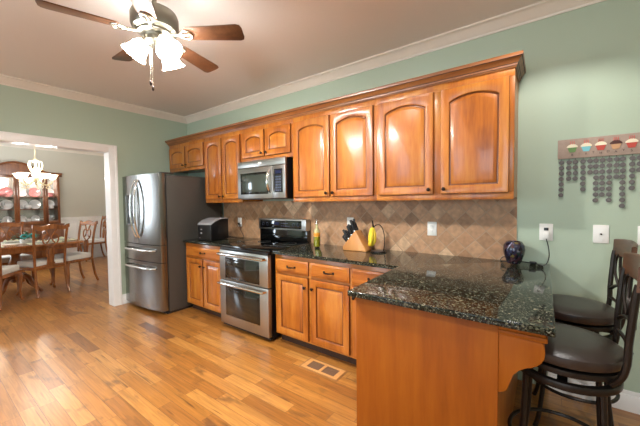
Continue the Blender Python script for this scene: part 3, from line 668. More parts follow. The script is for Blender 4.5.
# ================================================================== CEILING FAN
FX, FYc = 2.68, -1.77
t = thing('ceiling_fan', 'five-blade wooden ceiling fan with three lit glass shades', 'ceiling fan', (FX, FYc, CZ))
c0 = (FX, FYc, 0)
MB().lathe([(.03, CZ), (.07, CZ), (.068, CZ-.03), (.04, CZ-.06), (.02, CZ-.065)], c0, n=28).build('canopy', 'pewter', t)
MB().cyl((FX, FYc, 2.60), (FX, FYc, 2.70), .014).build('downrod', 'pewter', t)
MB().lathe([(.03, 2.61), (.09, 2.605), (.128, 2.585), (.138, 2.56), (.138, 2.50), (.128, 2.478), (.10, 2.468), (.07, 2.462)], c0, n=36).build('motor_housing', 'pewter', t)
MB().lathe([(.10, 2.467), (.10, 2.456), (.085, 2.448), (.06, 2.446), (.055, 2.435), (.062, 2.43), (.062, 2.405), (.05, 2.392), (.02, 2.385)], c0, n=28).build('light_kit', 'pewter', t)
for i in range(5):
    a = math.radians(35+72*i); T = Matrix.Translation((FX, FYc, 2.455)) @ Matrix.Rotation(a, 4, 'Z')
    Tp = T @ Matrix.Rotation(math.radians(-12), 4, 'X')
    r0_, r1_ = .195, .56
    poly = [(r0_, -.045), (r0_+.02, -.052), (r1_-.03, -.066), (r1_-.008, -.058), (r1_, -.035), (r1_, .035), (r1_-.008, .058), (r1_-.03, .066), (r0_+.02, .052), (r0_, .045)]
    b_ = MB(Tp).prism(poly, lambda x, y, d: (x, y, d), -.003, .004, .0015).build('blade', 'bladewood', t)
    br = MB(Tp).tube([(.235, 0, -.008), (.225, .026, -.008), (.205, .036, -.008), (.185, .03, -.008), (.165, .012, -.007), (.16, 0, -.007), (.165, -.012, -.007), (.185, -.03, -.008), (.205, -.036, -.008), (.225, -.026, -.008)], .007, 8, True)
    br.tube([(.075, 0, .008), (.11, 0, 0), (.16, 0, -.007)], [.012, .010, .008], 8)
    br.tube([(.16, 0, -.007), (.2, 0, -.008), (.235, 0, -.008)], [.008, .006, .006], 8)
    br.build('blade_bracket', 'nickel', b_)
for ang, rr in ((236, .062), (2, .095), (112, .095)):
    a = math.radians(ang); dx, dy = math.cos(a), math.sin(a)
    tip = Vector((FX+dx*rr, FYc+dy*rr, 2.405)); ax = Vector((dx*.55, dy*.55, -.83)).normalized()
    MB().tube(bez((FX+dx*.05, FYc+dy*.05, 2.415), (FX+dx*rr*.85, FYc+dy*rr*.85, 2.43), tip+Vector((0, 0, .02)), tip, 8), .010, 10).lathe([(.028, -.008), (.030, .010), (.026, .016)], tip, ax, 16).build('lamp_arm', 'nickel', t)
    sh = MB().lathe([(.024, .006), (.036, .018), (.048, .040), (.054, .066), (.060, .088), (.072, .108), (.075, .112), (.071, .110), (.057, .088), (.050, .066), (.044, .042), (.032, .022), (.02, .012)], tip, ax, 28, False, False).build('glass_shade', 'shade', t)
    MB().ball(tip+ax*.038, .018, (1, 1, 1.2)).build('bulb', 'bulb', sh)
    lp = point('fan_lamp', tip+ax*.074-Vector((FX, FYc, CZ)), FAN_W, .035); lp.parent = t
for dx, zt in ((-.012, 2.13), (.014, 2.09)):
    pc = MB().cyl((FX+dx, FYc-.03, 2.37), (FX+dx, FYc-.03, zt+.03), .0022, n=8).build('pull_chain', 'nickel', t)
    MB().lathe([(.003, 0), (.007, .008), (.007, .022), (.003, .032)], (FX+dx, FYc-.03, zt), n=10).build('pull', 'bronze', pc)

# ================================================================== OUTLETS AND SWITCHES
def plate(name, label, x, z, y0, kind, w_=.08, h_=.122):
    t = thing(name, label, 'wall plate', (x, y0, z-h_/2), None)
    MB().box(x-w_/2, x+w_/2, y0-.006, y0, z-h_/2, z+h_/2, .003).build('cover_plate', 'plate', t)
    if kind == 'outlet':
        for dz in (-.022, .022):
            f = MB().box(x-.016, x+.016, y0-.009, y0-.005, z+dz-.015, z+dz+.015, .002).build('socket', 'plate', t)
            MB().box(x-.008, x-.006, y0-.0095, y0-.008, z+dz-.004, z+dz+.008).box(x+.006, x+.008, y0-.0095, y0-.008, z+dz-.004, z+dz+.006).build('slot', 'black', f)
    elif kind == 'jack':
        MB().cyl((x, y0-.012, z), (x, y0-.004, z), .006, n=12).build('jack', 'bronze', t)
    elif kind == 'switch':
        MB().box(x-.008, x+.008, y0-.012, y0-.004, z-.014, z+.014, .002).build('toggle', 'plate', t)
    return t
BSP = -.0101
plate('wall_outlet', 'white outlet on the tiles between countertop ice maker and range', 1.29, 1.117, BSP, 'outlet')
plate('wall_outlet', 'white outlet on the tiles just behind the knife block', 3.062, 1.158, BSP, 'outlet')
plate('wall_outlet', 'white outlet on the bare tiles right of the banana stand', 3.892, 1.137, BSP, 'outlet')
plate('wall_outlet', 'white outlet with plugged-in cord on the green wall above the dark pot', 4.697, 1.146, 0, 'outlet')
plate('phone_jack_plate', 'white jack plate with small dark centre on the green wall', 4.991, 1.147, 0, 'jack')
plate('light_switch', 'white switch plate cut by the right edge behind the stools', 5.203, 1.147, 0, 'switch')

# ================================================================== COUNTER THINGS
CT = .9142
# ice maker
t = thing('ice_maker', 'black countertop ice maker with silver curved lid beside the refrigerator', 'appliance', (1.255, -.395, CT))
TI = Matrix.Translation((1.255, -.395, 0)) @ Matrix.Rotation(math.radians(9), 4, 'Z') @ Matrix.Translation((0, .235, 0))
poly = [(-.40, CT+.004), (-.10, CT+.004), (-.10, 1.175), (-.16, 1.19), (-.25, 1.185), (-.33, 1.16), (-.39, 1.125), (-.40, 1.11)]
MB(TI).prism(poly, lambda yv, z, d: (d, yv, z), -.115, .115, .012).build('body', 'black', t)
top_ = [(-.405, 1.112), (-.395, 1.132), (-.33, 1.168), (-.25, 1.193), (-.16, 1.198), (-.10, 1.183), (-.10, 1.17), (-.16, 1.186), (-.25, 1.181), (-.33, 1.155), (-.39, 1.118)]
MB(TI).prism(top_, lambda yv, z, d: (d, yv, z), -.118, .118, .003).build('lid', 'grey_lid', t)
MB(TI).box(-.06, -.04, -.4035, -.395, 1.05, 1.062).box(-.09, -.07, -.4035, -.395, .945, .955).box(-.062, -.04, -.4035, -.395, 1.00, 1.02).build('button', 'grey_lid', t)
MB(TI).prism([(-.30, 1.0), (-.2, 1.0), (-.2, 1.1), (-.28, 1.1)], lambda yv, z, d: (d, yv, z), 0.112, 0.118).build('side_vent', 'gasket', t)
MB().tube(cat_rom([(1.30, -.235, .95), (1.40, -.19, .925), (1.47, -.12, .92), (1.42, -.06, .935), (1.33, -.03, 1.01), (1.292, -.028, 1.10)]), .004, 6).build('power_cord', 'black', t)
MB().box(1.275, 1.307, -.038, -.0195, 1.082, 1.112, .003).build('plug', 'black', t)
# oil bottle
t = thing('oil_bottle', 'clear glass oil bottle with orange slices right of the range', 'bottle', (2.765, -.20, CT))
c = (2.765, -.20, CT)
MB().lathe([(.025, 0), (.034, .004), (.035, .02), (.035, .105)], c, n=24).build('oil_filling', 'oil', t)
MB().lathe([(.035, .105), (.035, .15), (.032, .165), (.020, .185), (.013, .195), (.013, .225), (.016, .228), (.016, .235)], c, n=24).build('neck', 'clearneck', t)
MB().lathe([(.0355, .108), (.0362, .112), (.0362, .145), (.0355, .149)], c, n=24, cap0=False, cap1=False).build('fruit_band', 'orange', t)
MB().lathe([(.015, .235), (.017, .24), (.014, .25), (.006, .256), (.005, .285), (.003, .29)], c, n=16).build('pour_spout', 'chrome', t)
# knife block
KX, KY = 3.215, -.185
t = thing('knife_block', 'slanted pale wood knife block on the granite near the backsplash', 'knife block', (KX, KY, CT))
# side outline in x-z: foot at the left, slot face turned up-left
kb = [(3.112, CT), (3.362, CT), (3.362, CT+.014), (3.248, 1.108), (3.112, .950)]
MB().prism(kb, lambda x, z, d: (x, d, z), KY-.058, KY+.058, .003).build('block', 'blockwood', t)
face0, face1 = Vector((3.240, 0, 1.0985)), Vector((3.124, 0, .964))
where = ['back row', 'middle row', 'front row']
for r_ in range(3):
    for c_ in range(4):
        if r_ == 2 and c_ == 3: continue
        u = .06+.28*c_; p = face0.lerp(face1, u)+Vector((0, KY+.038-.038*r_, 0)); ln = .125-.010*c_-.008*((r_*5+c_) % 3)
        an = math.radians(116+7*c_-2*r_); kd = Vector((math.cos(an), 0, math.sin(an)))
        q = Vector((-kd.z, 0, kd.x)); p = p+kd*.006
        kt = thing('kitchen_knife', '%s black-handled knife of the %s in the wood block' % (['uppermost', 'second from top', 'third from top', 'lowest'][c_], where[r_]), 'knife', p, 'knives in the block')
        R_ = Matrix.Translation(p) @ Matrix(((kd.x, 0, q.x, 0), (0, 1, 0, 0), (kd.z, 0, q.z, 0), (0, 0, 0, 1)))
        MB(R_).box(.012, ln, -.008, .008, -.0095, .0095, .004).box(ln-.018, ln+.003, -.0075, .0075, -.013, .0095, .004).build('handle', 'black', kt)
        MB(R_).box(-.004, .014, -.004, .004, -.008, .008, .001).build('bolster', 'chrome', kt)
# banana stand
t = thing('banana_stand', 'black metal banana hook stand with round base', 'stand', (3.45, -.17, CT))
MB().lathe([(.02, .0), (.070, 0), (.072, .006), (.066, .013), (.02, .018)], (3.45, -.17, CT), n=32).build('base', 'black', t)
MB().tube(cat_rom([(3.505, -.17, CT+.012), (3.515, -.17, 1.03), (3.50, -.17, 1.12), (3.465, -.17, 1.165), (3.425, -.17, 1.16), (3.405, -.17, 1.135), (3.412, -.17, 1.12)]), .0042, 8).build('hook', 'bronze', t)
t = thing('banana_bunch', 'bunch of ripe yellow bananas hanging on the black hook stand', 'bananas', (3.40, -.17, CT+.03))
for i, (dx, dy) in enumerate(((-.014, -.010), (.002, -.022), (.013, -.006), (-.003, .012))):
    P = cat_rom([(3.396, -.17, 1.148), (3.396+dx*.7, -.17+dy*.6, 1.12), (3.396+dx*1.6+.002, -.17+dy*1.3, 1.06), (3.394+dx*1.5-.002, -.17+dy*1.2, 1.0), (3.390+dx*.8-.020, -.17+dy*.6, .965)], 5)
    n = len(P); MB().tube(P, [0.006+.0115*math.sin(PI*min(1, (k_/(n-1))*1.02))**.6 if k_ > 3 else .006 for k_ in range(n)], 8).build('banana', 'banana', t)
MB().tube([(3.392, -.17, 1.205), (3.398, -.172, 1.18), (3.403, -.172, 1.14)], [.006, .007, .010], 8).build('stem', 'bronze', t)
# warmer pot
c = (4.508, -.105, CT)
t = thing('wax_warmer', 'round dark iridescent mosaic pot at the wall end of the counter', 'pot', c)
MB().lathe([(.02, 0), (.040, .002), (.046, .012), (.052, .03), (.066, .07), (.071, .105), (.067, .135), (.054, .156), (.050, .162), (.046, .163), (.042, .158), (.02, .155)], c, n=32).build('pot_body', 'mosaic', t)
MB().tube(cat_rom([(4.46, -.09, CT+.006), (4.42, -.06, CT+.005), (4.435, -.035, CT+.03), (4.48, -.025, CT+.02), (4.55, -.03, CT+.006), (4.62, -.05, CT+.006), (4.69, -.10, CT+.005), (4.715, -.05, .97), (4.712, -.028, 1.04), (4.698, -.030, 1.10)]), .0032, 6).build('power_cord', 'black', t)
MB().box(4.60, 4.645, -.058, -.036, CT, CT+.016, .004).build('cord_switch', 'black', t)
MB().box(4.680, 4.714, -.034, -.0095, 1.100, 1.150, .004).build('plug', 'plate', t)
MB().box(4.684, 4.711, -.012, -.0092, 1.158, 1.178, .001).build('indicator', 'black', t)

# ================================================================== BIRTHDAY BOARD
t = thing('birthday_board', 'weathered cupcake birthday board with hanging strands of dark discs on the green wall', 'wall hanging', (5.1, -.01, 1.663))
BX0, BX1 = 4.756, 5.50
MB().box(BX0, BX1, -.018, -.002, 1.663, 1.795, .002).build('board', 'plaque', t)
cups = [('paint_green', 'paint_cream'), ('paint_blue', 'paint_cream'), ('paint_red', 'paint_cream'), ('paint_tan', 'paint_brown'), ('paint_red', 'paint_cream'), ('paint_green', 'paint_brown'), ('paint_blue', 'paint_cream'), ('paint_tan', 'paint_cream'), ('paint_red', 'paint_brown')]
for i, (a, b) in enumerate(cups):
    cx = 4.834+.0725*i; cz = 1.730; yb = -.018
    f = lambda x, z, d: (cx+x, d, cz+z)
    q = MB().prism([(-.015, -.026), (.015, -.026), (.026, .008), (-.026, .008)], f, yb-.003, yb).build('cupcake', a, t)
    MB().prism([(-.028, .006), (.028, .006), (.030, .012), (.025, .019), (.017, .026), (.008, .030), (0, .032), (-.008, .030), (-.017, .026), (-.025, .019), (-.030, .012)], f, yb-.004, yb-.0005).build('icing', b, q)
    cm = MB()
    for dx in (-.010, 0, .010): cm.box(cx+dx-.002, cx+dx+.002, yb-.005, yb-.001, cz+.028, cz+.050)
    cm.build('candle', 'paint_pink', q)
for i, ch in enumerate('BIRTHDAYS'):
    fc = bpy.data.curves.new('letter', 'FONT'); fc.body = ch; fc.size = .020; fc.align_x = 'CENTER'; fc.extrude = .0006; 
    tmp = bpy.data.objects.new('letter', fc); me_ = bpy.data.meshes.new_from_object(tmp); bpy.data.objects.remove(tmp); bpy.data.curves.remove(fc)
    me_.materials.clear(); me_.materials.append(M['ink'])
    o = bpy.data.objects.new('letter', me_); COL.objects.link(o); o.parent = t
    o.location = Vector((4.834+.03625*i, -.0225 if i % 2 == 0 else -.0192, 1.686 if i % 2 else 1.680))-t.location; o.rotation_euler = (PI/2, 0, 0)
strands = [(4.778, 7), (4.819, 4), (4.853, 4), (4.893, 6), (4.929, 3), (4.959, 8), (4.990, 7), (5.024, 8), (5.057, 4), (5.087, 9), (5.130, 6), (5.162, 3), (5.20, 6), (5.24, 5), (5.28, 7), (5.33, 4), (5.37, 6), (5.42, 3), (5.46, 5)]
disc_me = None
for x, n in strands:
    s_ = MB().cyl((x, -.010, 1.663), (x, -.010, 1.650-.0375*n+.01), .0012, n=6).build('strand', 'ink', t)
    for k in range(n):
        cc = Vector((x+random.uniform(-.001, .001), -.010, 1.638-.0378*k))
        if disc_me is None:
            o = MB().lathe([(.0122, -.0025), (.0142, -.0022), (.0148, 0), (.0142, .0022), (.0122, .0025)], (0, 0, 0), (0, -1, 0), 16).build('disc', 'disc'); disc_me = o.data; COL.objects.unlink(o); bpy.data.objects.remove(o)
        o = bpy.data.objects.new('disc', disc_me); COL.objects.link(o); o.parent = s_; o.location = cc-t.location

# ================================================================== BAR STOOLS
def make_stool(loc, label):
    t = thing('bar_stool', label, 'stool', (0, 0, 0), 'bar stools at the peninsula')
    MB().lathe([(.05, .635), (.185, .638), (.208, .650), (.216, .668), (.212, .690), (.190, .704), (.12, .711), (.03, .713)], n=40).build('seat_cushion', 'leather', t)
    MB().lathe([(.17, .612), (.205, .612), (.207, .618), (.205, .634), (.17, .634)], n=40).build('seat_pan', 'iron', t)
    MB().lathe([(.06, .575), (.08, .58), (.08, .612), (.06, .612)], n=24).build('swivel', 'iron', t)
    MB().lathe([(.176, .548), (.200, .548), (.202, .552), (.202, .574), (.200, .578), (.176, .578)], n=40, cap0=False, cap1=False).box(-.19, .19, -.018, .018, .562, .576).box(-.018, .018, -.19, .19, .562, .576).build('apron_ring', 'iron', t)
    for a in (45, 135, 225, 315):
        a = math.radians(a); cx, sx = math.cos(a), math.sin(a)
        P = cat_rom([(cx*.185, sx*.185, .562), (cx*.192, sx*.192, .42), (cx*.205, sx*.205, .25), (cx*.232, sx*.232, .08), (cx*.258, sx*.258, .008)], 5)
        MB().tube(P, .0125, 8).ball((cx*.258, sx*.258, .010), .015, (1, 1, .66), 10).build('leg', 'iron', t)
    MB().tube([(math.cos(2*PI*i/40)*.208, math.sin(2*PI*i/40)*.208, .235) for i in range(40)], .009, 8, True).build('footrest_ring', 'iron', t)
    # back, on the +x side
    for s in (-1, 1):
        P = cat_rom([(.155, s*.135, .600), (.185, s*.160, .66), (.205, s*.172, .80), (.232, s*.182, .95), (.252, s*.188, 1.06)], 5)
        MB().tube(P, .0125, 8).build('back_post', 'iron', t)
    rl = []
    for i in range(13):
        yv = -.20+.40*i/12; b_ = .03*(1-(yv/.2)**2); rl.append((yv, b_))
    m = MB(); L = []
    for yv, b_ in rl:
        zt = 1.132+.012*(1-(yv/.2)**2); L.append([(.243+b_, yv, 1.035), (.263+b_, yv, 1.035), (.268+b_, yv, zt-.005), (.262+b_, yv, zt), (.252+b_, yv, zt), (.247+b_, yv, zt-.005)])
    m.loops(L, True, True).build('back_rail', 'railwood', t)
    P1 = cat_rom([(.205, -.172, .79), (.222, -.09, .835), (.232, 0, .85), (.222, .09, .835), (.205, .172, .79)], 6)
    MB().tube(P1, .010, 8).build('cross_bar', 'iron', t)
    P1 = cat_rom([(.196, -.168, .735), (.212, -.08, .725), (.218, 0, .70), (.212, .08, .725), (.196, .168, .735)], 6)
    MB().tube(P1, .009, 8).build('lower_cross_bar', 'iron', t)
    for s in (-1, 1):
        P = cat_rom([(.27, s*.135, 1.04), (.248, s*.06, .97), (.238, s*.035, .90), (.232, s*.07, .845)], 6)
        MB().tube(P, .008, 8).build('lattice_rod', 'iron', t)
        P = cat_rom([(.232, s*.10, .845), (.236, s*.145, .92), (.250, s*.155, 1.0), (.258, s*.13, 1.04)], 6)
        MB().tube(P, .007, 8).build('lattice_rod', 'iron', t)
    for q in t.children:                # seat a little higher, back leaning in
        for v in q.data.vertices:
            z = v.co.z; v.co.z = z+.038*min(1, z/.5)*max(0, min(1, (1.0-z)/.25)); v.co.x -= .035*max(0, min(1, (z-.72)/.3))
    return t
st = make_stool((0, 0, 0), 'brown leather swivel bar stool nearest the peninsula end, in front')
dup(st, (4.832, -.335, 0), math.radians(2), 'brown leather swivel bar stool farther back against the green wall')
st.location = (4.762, -.955, 0); st.rotation_euler = (0, 0, math.radians(-3))

# floor register
t = thing('floor_register', 'flush oak floor vent with two dark grilles before the base cabinet', 'vent', (3.22, -.745, 0))
m = MB(); z0, z1 = .0003, .004
m.box(3.045, 3.40, -.82, -.795, z0, z1).box(3.045, 3.40, -.695, -.67, z0, z1).box(3.045, 3.085, -.795, -.695, z0, z1).box(3.36, 3.40, -.795, -.695, z0, z1).box(3.21, 3.235, -.795, -.695, z0, z1)
m.build('frame', 'vent_wood', t)
for a, b in ((3.085, 3.21), (3.235, 3.36)):
    g = MB().box(a, b, -.795, -.695, z0, .0012)
    for i in range(6): g.box(a+.004+.02*i, a+.012+.02*i, -.795, -.695, .0012, .003)
    g.build('grille', 'vent_dark', t)
m = MB().box(3.028, 3.417, -.837, -.82, .0002, .0016).box(3.028, 3.417, -.67, -.653, .0002, .0016).box(3.028, 3.045, -.82, -.67, .0002, .0016).box(3.40, 3.417, -.82, -.67, .0002, .0016)
m.build('border_strip', 'vent_edge', t)

# ================================================================== DINING ROOM
# table
TX, TY0, TY1, TZ = -2.02, -3.0, -.97, .775; THW = .50
t = thing('dining_table', 'long polished cherry dining table on turned pedestals beyond the doorway', 'table', (TX, (TY0+TY1)/2, 0))
def rrect(x0, x1, y0, y1, r, n=5):
    out = []
    for cx, cy, a0 in ((x1-r, y1-r, 0), (x0+r, y1-r, 90), (x0+r, y0+r, 180), (x1-r, y0+r, 270)):
        for i in range(n+1): a = math.radians(a0+90*i/n); out.append((cx+r*math.cos(a), cy+r*math.sin(a)))
    return out
MB().prism(rrect(TX-THW, TX+THW, TY0, TY1, .10), lambda x, y, d: (x, y, d), TZ-.03, TZ, .008).build('tabletop', 'cherry', t)
MB().prism(rrect(TX-THW+.06, TX+THW-.06, TY0+.08, TY1-.08, .06), lambda x, y, d: (x, y, d), TZ-.10, TZ-.03).build('apron', 'cherry', t)
for py in (-1.75, -2.55):
    p = MB().lathe([(.05, .17), (.075, .19), (.065, .25), (.045, .30), (.07, .40), (.085, .48), (.06, .56), (.05, .60), (.09, .63), (.10, TZ-.10)], (TX, py, 0), n=24).build('pedestal', 'cherry', t)
    for a in (45, 135, 225, 315):
        a = math.radians(a); cx, sx = math.cos(a), math.sin(a)
        MB().tube(cat_rom([(TX+cx*.04, py+sx*.04, .26), (TX+cx*.16, py+sx*.16, .25), (TX+cx*.25, py+sx*.25, .10), (TX+cx*.33, py+sx*.33, .03)], 5), [.035]*6+[.03]*5+[.026]*5, 8).ball((TX+cx*.34, py+sx*.34, .022), .022).build('foot', 'cherry', p)
# chair
def make_chair(label):
    t = thing('dining_chair', label, 'chair', (0, 0, 0), 'cherry dining chairs'); ch = 'cherry'
    # faces +x, back at -x
    MB().prism([(-.21, -.20), (.22, -.255), (.235, -.24), (.235, .24), (.22, .255), (-.21, .20)], lambda x, y, d: (x, y, d), .40, .445, .004).build('seat_frame', ch, t)
    MB().prism([(-.195, -.185), (.20, -.235), (.215, -.21), (.215, .21), (.20, .235), (-.195, .185)], lambda x, y, d: (x, y, d), .442, .525, .035).build('seat_cushion', 'seatcloth', t)
    for s in (-1, 1):
        P = cat_rom([(.195, s*.215, .42), (.215, s*.235, .34), (.20, s*.225, .18), (.205, s*.23, .05), (.225, s*.245, .012)], 5)
        n = len(P); MB().tube(P, [.032-.018*min(1, k/(n*.6)) + (.006 if k > n-4 else 0) for k in range(n)], 10).build('leg', ch, t)
        P = cat_rom([(-.205, s*.19, .42), (-.215, s*.192, .30), (-.245, s*.195, .12), (-.285, s*.20, .006)], 5)
        MB().tube(P, .019, 8).build('leg', ch, t)
        P = cat_rom([(-.205, s*.19, .41), (-.21, s*.195, .60), (-.235, s*.205, .85), (-.275, s*.212, 1.045)], 5)
        MB().tube(P, .018, 8).build('back_post', ch, t)
    m = MB(); L = []
    for i in range(17):
        yv = -.235+.47*i/16; u = abs(yv)/.235; zt = 1.075+.018*math.cos(u*PI*1.5)*(1-u*.3)+(.012 if u > .85 else 0); h = .055+.02*(1-u)
        L.append([(-.292, yv, zt-h), (-.264, yv, zt-h), (-.270, yv, zt), (-.296, yv, zt)])
    m.loops(L, True, True).build('crest_rail', ch, t)
    bx = lambda z: -.212-.060*(max(0, z-.45)/.6)**1.5
    m = MB()
    def sp(pts, r=.0105): m.tube([(bx(z), yv, z) for yv, z in [(p.x, p.y) for p in cat_rom([(a, b, 0) for a, b in pts], 6)]], r, 8)
    for s in (-1, 1):
        sp([(s*.035, .45), (s*.03, .56), (s*.045, .66), (s*.025, .73)], .016)
        sp([(s*.01, .73), (s*.085, .80), (s*.098, .88), (s*.06, .935), (s*.012, .90), (s*.03, .83), (s*.055, .80)])
        sp([(s*.012, .90), (s*.05, .97), (s*.075, 1.02)])
    m.box(-.235, -.215, -.05, .05, .44, .50).build('splat', ch, t)
    MB().prism([(-.024, .46), (.024, .46), (.018, .72), (-.018, .72)], lambda yv, z, d: (bx(z)+d, yv, z), -.008, .008).build('splat_centre', ch, t)
    MB().tube([(-.20, -.185, .44), (-.21, 0, .455), (-.20, .185, .44)], .022, 8).build('back_seat_rail', ch, t)
    return t
c1 = make_chair('cherry dining chair seen from behind, nearest the doorway')
c1.location = (-1.66, -1.50, 0); c1.rotation_euler = (0, 0, math.radians(193))
dup(c1, (-1.98, -1.04, 0), math.radians(285), 'cherry dining chair at the far right end of the table')
dup(c1, (-1.38, -2.10, 0), math.radians(150), 'cherry dining chair at left, its pale seat cut by the left edge')
dup(c1, (-2.62, -1.72, 0), math.radians(2), 'cherry dining chair facing the camera across the table')
dup(c1, (-4.48, .03, 0), math.radians(268), 'spare cherry dining chair by the pale wainscot beside the door casing')
# things on the table
single(MB().prism(rrect(TX-.09, TX+.09, -2.75, -1.42, .01), lambda x, y, d: (x, y, d), TZ+.0002, TZ+.003), 'table_runner', 'cloth', 'white linen runner along the middle of the dining table', 'runner', (TX, -2.0, TZ))
def setting(x, y, rz, lab):
    T = Matrix.Translation((x, y, TZ)) @ Matrix.Rotation(rz, 4, 'Z')
    o = MB(T).prism(rrect(-.20, .20, -.15, .15, .03), lambda a, b, d: (a, b, d), .0035, .0065); single(o, 'placemat', 'stripe', 'green striped placemat '+lab, 'placemat', (x, y, TZ+.0035), 'placemats on the dining table')
    o = MB(T).lathe([(.05, .007), (.07, .008), (.12, .019), (.122, .021), (.07, .011), (.02, .010)], n=28); single(o, 'dinner_plate', 'white', 'white dinner plate on the placemat '+lab, 'plate', (x, y, TZ+.007), 'plates on the dining table')
    nn = MB(T).loops([[(-.09+.18*i/8, -.06, .0225+.012*math.sin(i*1.3)**2) for i in range(9)], [(-.09+.18*i/8, 0, .035+.022*math.sin(i*1.1+.5)**2) for i in range(9)], [(-.09+.18*i/8, .06, .0225+.012*math.sin(i*1.3)**2) for i in range(9)]], closed=False)
    bmesh.ops.solidify(nn.bm, geom=nn.bm.faces[:], thickness=.003)
    single(nn, 'napkin', 'stripe', 'folded green napkin on the plate '+lab, 'napkin', (x, y, TZ+.02), 'napkins on the dining table')
setting(-1.76, -2.12, PI/2, 'at the near left side of the table')
setting(-1.77, -1.45, PI/2, 'before the chair seen from behind')
setting(-2.29, -1.75, PI/2, 'before the chair facing the camera')
setting(-2.02, -1.16, 0, 'at the right end of the table')
# centrepiece
t = thing('centrepiece', 'leafy green centrepiece with a teal bow on the dining table', 'plant', (-2.02, -1.62, TZ+.003))
MB().lathe([(.05, .003), (.075, .01), (.085, .06), (.075, .07)], (-2.02, -1.62, TZ), n=24).build('bowl', 'white', t)
m = MB()
for i in range(70):
    a = random.uniform(0, 2*PI); r_ = random.uniform(.02, .17); z = TZ+.07+random.uniform(0, .14)*(1-r_/.25)
    T = Matrix.Translation((-2.02+r_*math.cos(a), -1.62+r_*math.sin(a), z)) @ Matrix.Rotation(a, 4, 'Z') @ Matrix.Rotation(random.uniform(-.9, .4), 4, 'Y')
    m.T = T; m.loops([[(-.03, 0, 0), (0, -.016, .006), (.035, 0, -.004), (0, .016, .006)]], False, True)
m.T = Matrix.Identity(4)
bmesh.ops.solidify(m.bm, geom=m.bm.faces[:], thickness=.0015); m.build('leaves', 'leaf', t)
m = MB()
for s in (-1, 1): m.tube(cat_rom([(-1.86, -1.62, TZ+.12), (-1.85, -1.62+s*.05, TZ+.15), (-1.85, -1.62+s*.085, TZ+.12), (-1.85, -1.62+s*.05, TZ+.09), (-1.86, -1.62, TZ+.12)]), .012, 6)
m.ball((-1.85, -1.62, TZ+.12), .018).build('bow', 'teal', t)
# chandelier
HX, HY = -2.3, -1.42
t = thing('chandelier', 'cream scroll-arm chandelier with lit bowl shades over the dining table', 'chandelier', (HX, HY, CZ))
MB().lathe([(.06, CZ), (.058, CZ-.02), (.02, CZ-.035)], (HX, HY, 0), n=20).build('canopy', 'cream', t)
m = MB(); z = CZ-.035
while z > 2.18:
    k = int(z*1000) % 2; m.tube([(HX+(.007*math.cos(a) if k else 0), HY+(0 if k else .007*math.cos(a)), z-.012+.014*math.sin(a)) for a in [2*PI*i/10 for i in range(10)]], .0018, 5, True); z -= .023
m.build('chain', 'cream', t)
MB().lathe([(.004, 2.29), (.03, 2.275), (.035, 2.25), (.014, 2.235), (.014, 2.16), (.022, 2.15), (.026, 2.05), (.05, 2.0), (.055, 1.95), (.035, 1.90), (.015, 1.87), (.018, 1.85), (.006, 1.83)], (HX, HY, 0), n=20).build('column', 'cream', t)
for i in range(5):
    a = math.radians(20+72*i); dx, dy = math.cos(a), math.sin(a); Q = lambda r, z: (HX+dx*r, HY+dy*r, z)
    ar = MB().tube(cat_rom([Q(.03, 1.93), Q(.09, 1.86), Q(.18, 1.84), Q(.25, 1.88), Q(.265, 1.935)], 6), .010, 8)
    ar.tube(cat_rom([Q(.02, 2.22), Q(.09, 2.24), Q(.11, 2.16), Q(.07, 2.08), Q(.04, 2.02)], 6), .008, 8).tube(cat_rom([Q(.18, 1.84), Q(.22, 1.80), Q(.18, 1.775), Q(.155, 1.80), Q(.175, 1.815)], 6), .006, 8).build('arm', 'cream', t)
    sh = MB().lathe([(.02, 1.935), (.045, 1.945), (.065, 1.97), (.078, 2.0), (.098, 2.022), (.094, 2.024), (.07, 1.998), (.04, 1.955), (.01, 1.947)], (HX+dx*.265, HY+dy*.265, 0), n=24, cap0=True, cap1=True).build('bowl_shade', 'bowl', t)
    MB().ball((HX+dx*.265, HY+dy*.265, 1.985), .020, (1, 1, 1.3), 12).build('bulb', 'bulb', sh)
    lp = point('chandelier_lamp', (dx*.265, dy*.265, 2.05-CZ), CHAND_W, .04); lp.parent = t
for q in t.children_recursive:          # drop and draw in the body below its chain
    if q.type == 'MESH' and q.name.split('.')[0] not in ('canopy', 'chain'):
        for v in q.data.vertices: v.co.z -= .11; v.co.x *= .84; v.co.y *= .84
    elif q.type == 'LIGHT': q.location = (q.location.x*.84, q.location.y*.84, q.location.z-.11)
# hutch
HX0, HX1, HY0, HY1 = -4.785, -4.40, -2.06, -.62
t = thing('china_hutch', 'tall cherry china hutch with glass doors against the dining room wall', 'hutch', (-4.6, -1.34, 0))
MB().box(HX0+.02, HX1+.06, HY0-.04, HY1+.04, 0, .92, .006).build('buffet_base', 'hutchwood', t)
MB().box(HX0+.02, HX1+.075, HY0-.055, HY1+.055, .92, .95, .005).build('buffet_top', 'hutchwood', t)
for i in range(4):
    a = HY0+.02+.35*i; d = MB().box(HX1+.06, HX1+.075, a+.01, a+.34, .15, .88, .004).build('door', 'hutchwood', t)
    MB().ball((HX1+.083, a+.30, .55), .012).build('knob', 'bronze', d)
